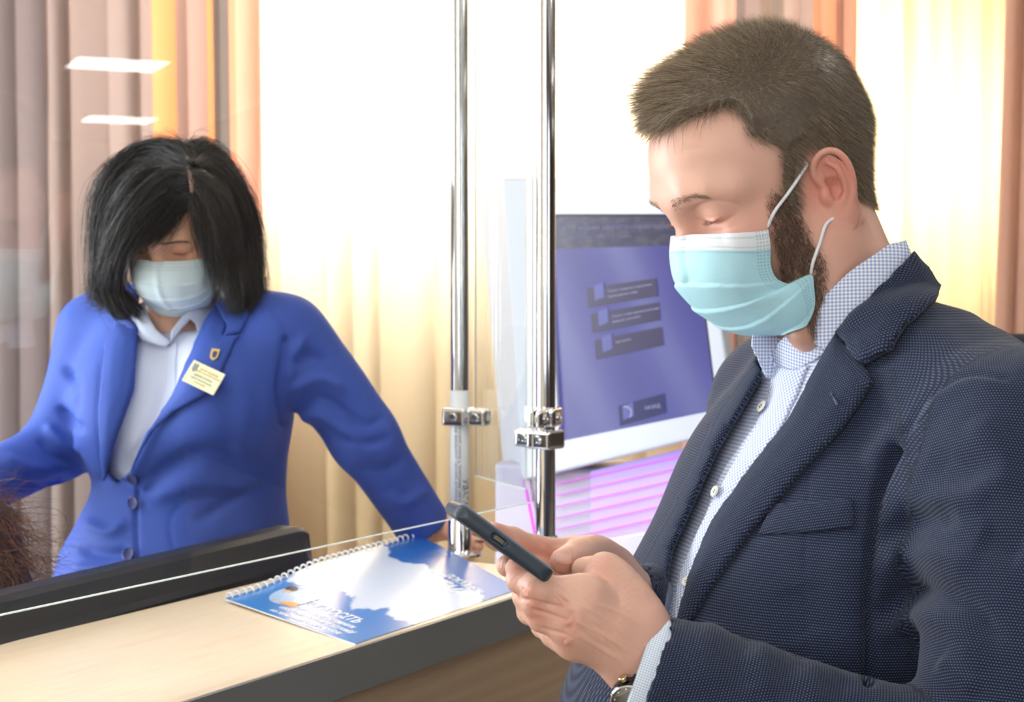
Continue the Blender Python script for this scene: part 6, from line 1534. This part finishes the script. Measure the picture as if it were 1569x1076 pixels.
for sd in (1, -1): CJ.chain([c1 + cl_ * .155 * sd, c1 + cl_ * .17 * sd + cf * .05 - np.array([0, 0, .26]), c1 + cl_ * .10 * sd + cf * .25 - np.array([0, 0, .26])], [.05, .045, .038], k=.03)
V, F = CJ.build(); mesh('jacket', V, F, BLUE, col_)
CHs = SDF(.005, .03); CHs.ell(CHD.w((-.015, 0, .04)), (.115, .10, .12), CHD.R).ell(CHD.w((-.04, .02, -.07)), (.085, .105, .13), CHD.R)
V, F = CHs.build(); HBR = hair_mat('hair_brown', srgb(38, 24, 18), srgb(176, 112, 66), .4)
r_, n_, _ = sample(V, F, np.ones(len(V)), 6000, rng); d = n_ * .6 + np.array([0, 0, -.7]) + rng.normal(size=n_.shape) * .35; d /= np.linalg.norm(d, axis=1)[:, None]
hair_mesh('hair', [(V, F, np.full(len(V), .08)), strands(r_, d, rng.uniform(.03, .09, len(d)), .0004, 7, None, rng, (0, .9), curl=.18)], HBR, col_)
STR = SDF(.008, .03); cb0 = c1 - np.array([0, 0, .52]); 
for sd in (1, -1): STR.chain([cb0 + cl_ * .09 * sd, cb0 + cl_ * .10 * sd + cf * .35 + np.array([0, 0, .02]), (*(cb0 + cl_ * .10 * sd + cf * .33)[:2], .06)], [.08, .06, .045])
V, F = STR.build(); mesh('trousers', V, F, plain('trousers_navy', (34, 38, 60), .85), col_)
def office_chair(label, c, f, seat_z, back_z, mat):
    f = np.array([f[0], f[1], 0.]); f /= np.linalg.norm(f); l = np.array([-f[1], f[0], 0.]); R = np.stack([f, l, [0, 0, 1.]], 1); c = np.array([c[0], c[1], 0.])
    t = empty('office_chair', label, 'chair', tuple(c))
    q = SDF(.007, .02); q.rbox(c + np.array([0, 0, seat_z]), (.23, .24, .035), .03, R); V, F = q.build(); mesh('seat', V, F, mat, t)
    q = SDF(.007, .02); q.rbox(c - f * .24 + np.array([0, 0, back_z - .25]), (.03, .22, .25), .028, R); V, F = q.build(); mesh('backrest', V, F, mat, t)
    tube('back_bar', [c - f * .10 + np.array([0, 0, seat_z - .03]), c - f * .27 + np.array([0, 0, seat_z - .02]), c - f * .275 + np.array([0, 0, seat_z + .12])], .016, mat, t)
    lathe('gas_column', [(.028, .06), (.028, .22), (.02, .22), (.02, seat_z - .03)], c, CHROME, t, 24)
    for k in range(5):
        a = k * 2 * math.pi / 5; d_ = np.array([math.cos(a), math.sin(a), 0]); lg = tube('leg', [c + np.array([0, 0, .09]), c + d_ * .16 + np.array([0, 0, .08]), c + d_ * .29 + np.array([0, 0, .06])], .014, mat, t)
        lathe('castor', [(.024, -.012), (.025, 0), (.024, .012)], c + d_ * .29 + np.array([0, 0, .0255]), mat, lg, 20, axis=(-d_[1], d_[0], 0))
chb = plain('chair_black_fabric', (30, 30, 34), .8, bump=.0003)
pc_ = P(1640, 530, 2.55); office_chair('black office chair behind the shoulder of the man at the right edge', (pc_[0] + .1, pc_[1] + .22), (.3, 1, 0), .60, float(P(1600, 512, 2.55)[2]), chb)
office_chair('black office chair carrying the colleague at the left edge', (cb0[0] + cf[0] * .05, cb0[1] + cf[1] * .05), cf[:2], float(cb0[2]) - .12, float(cb0[2]) + .28, chb)
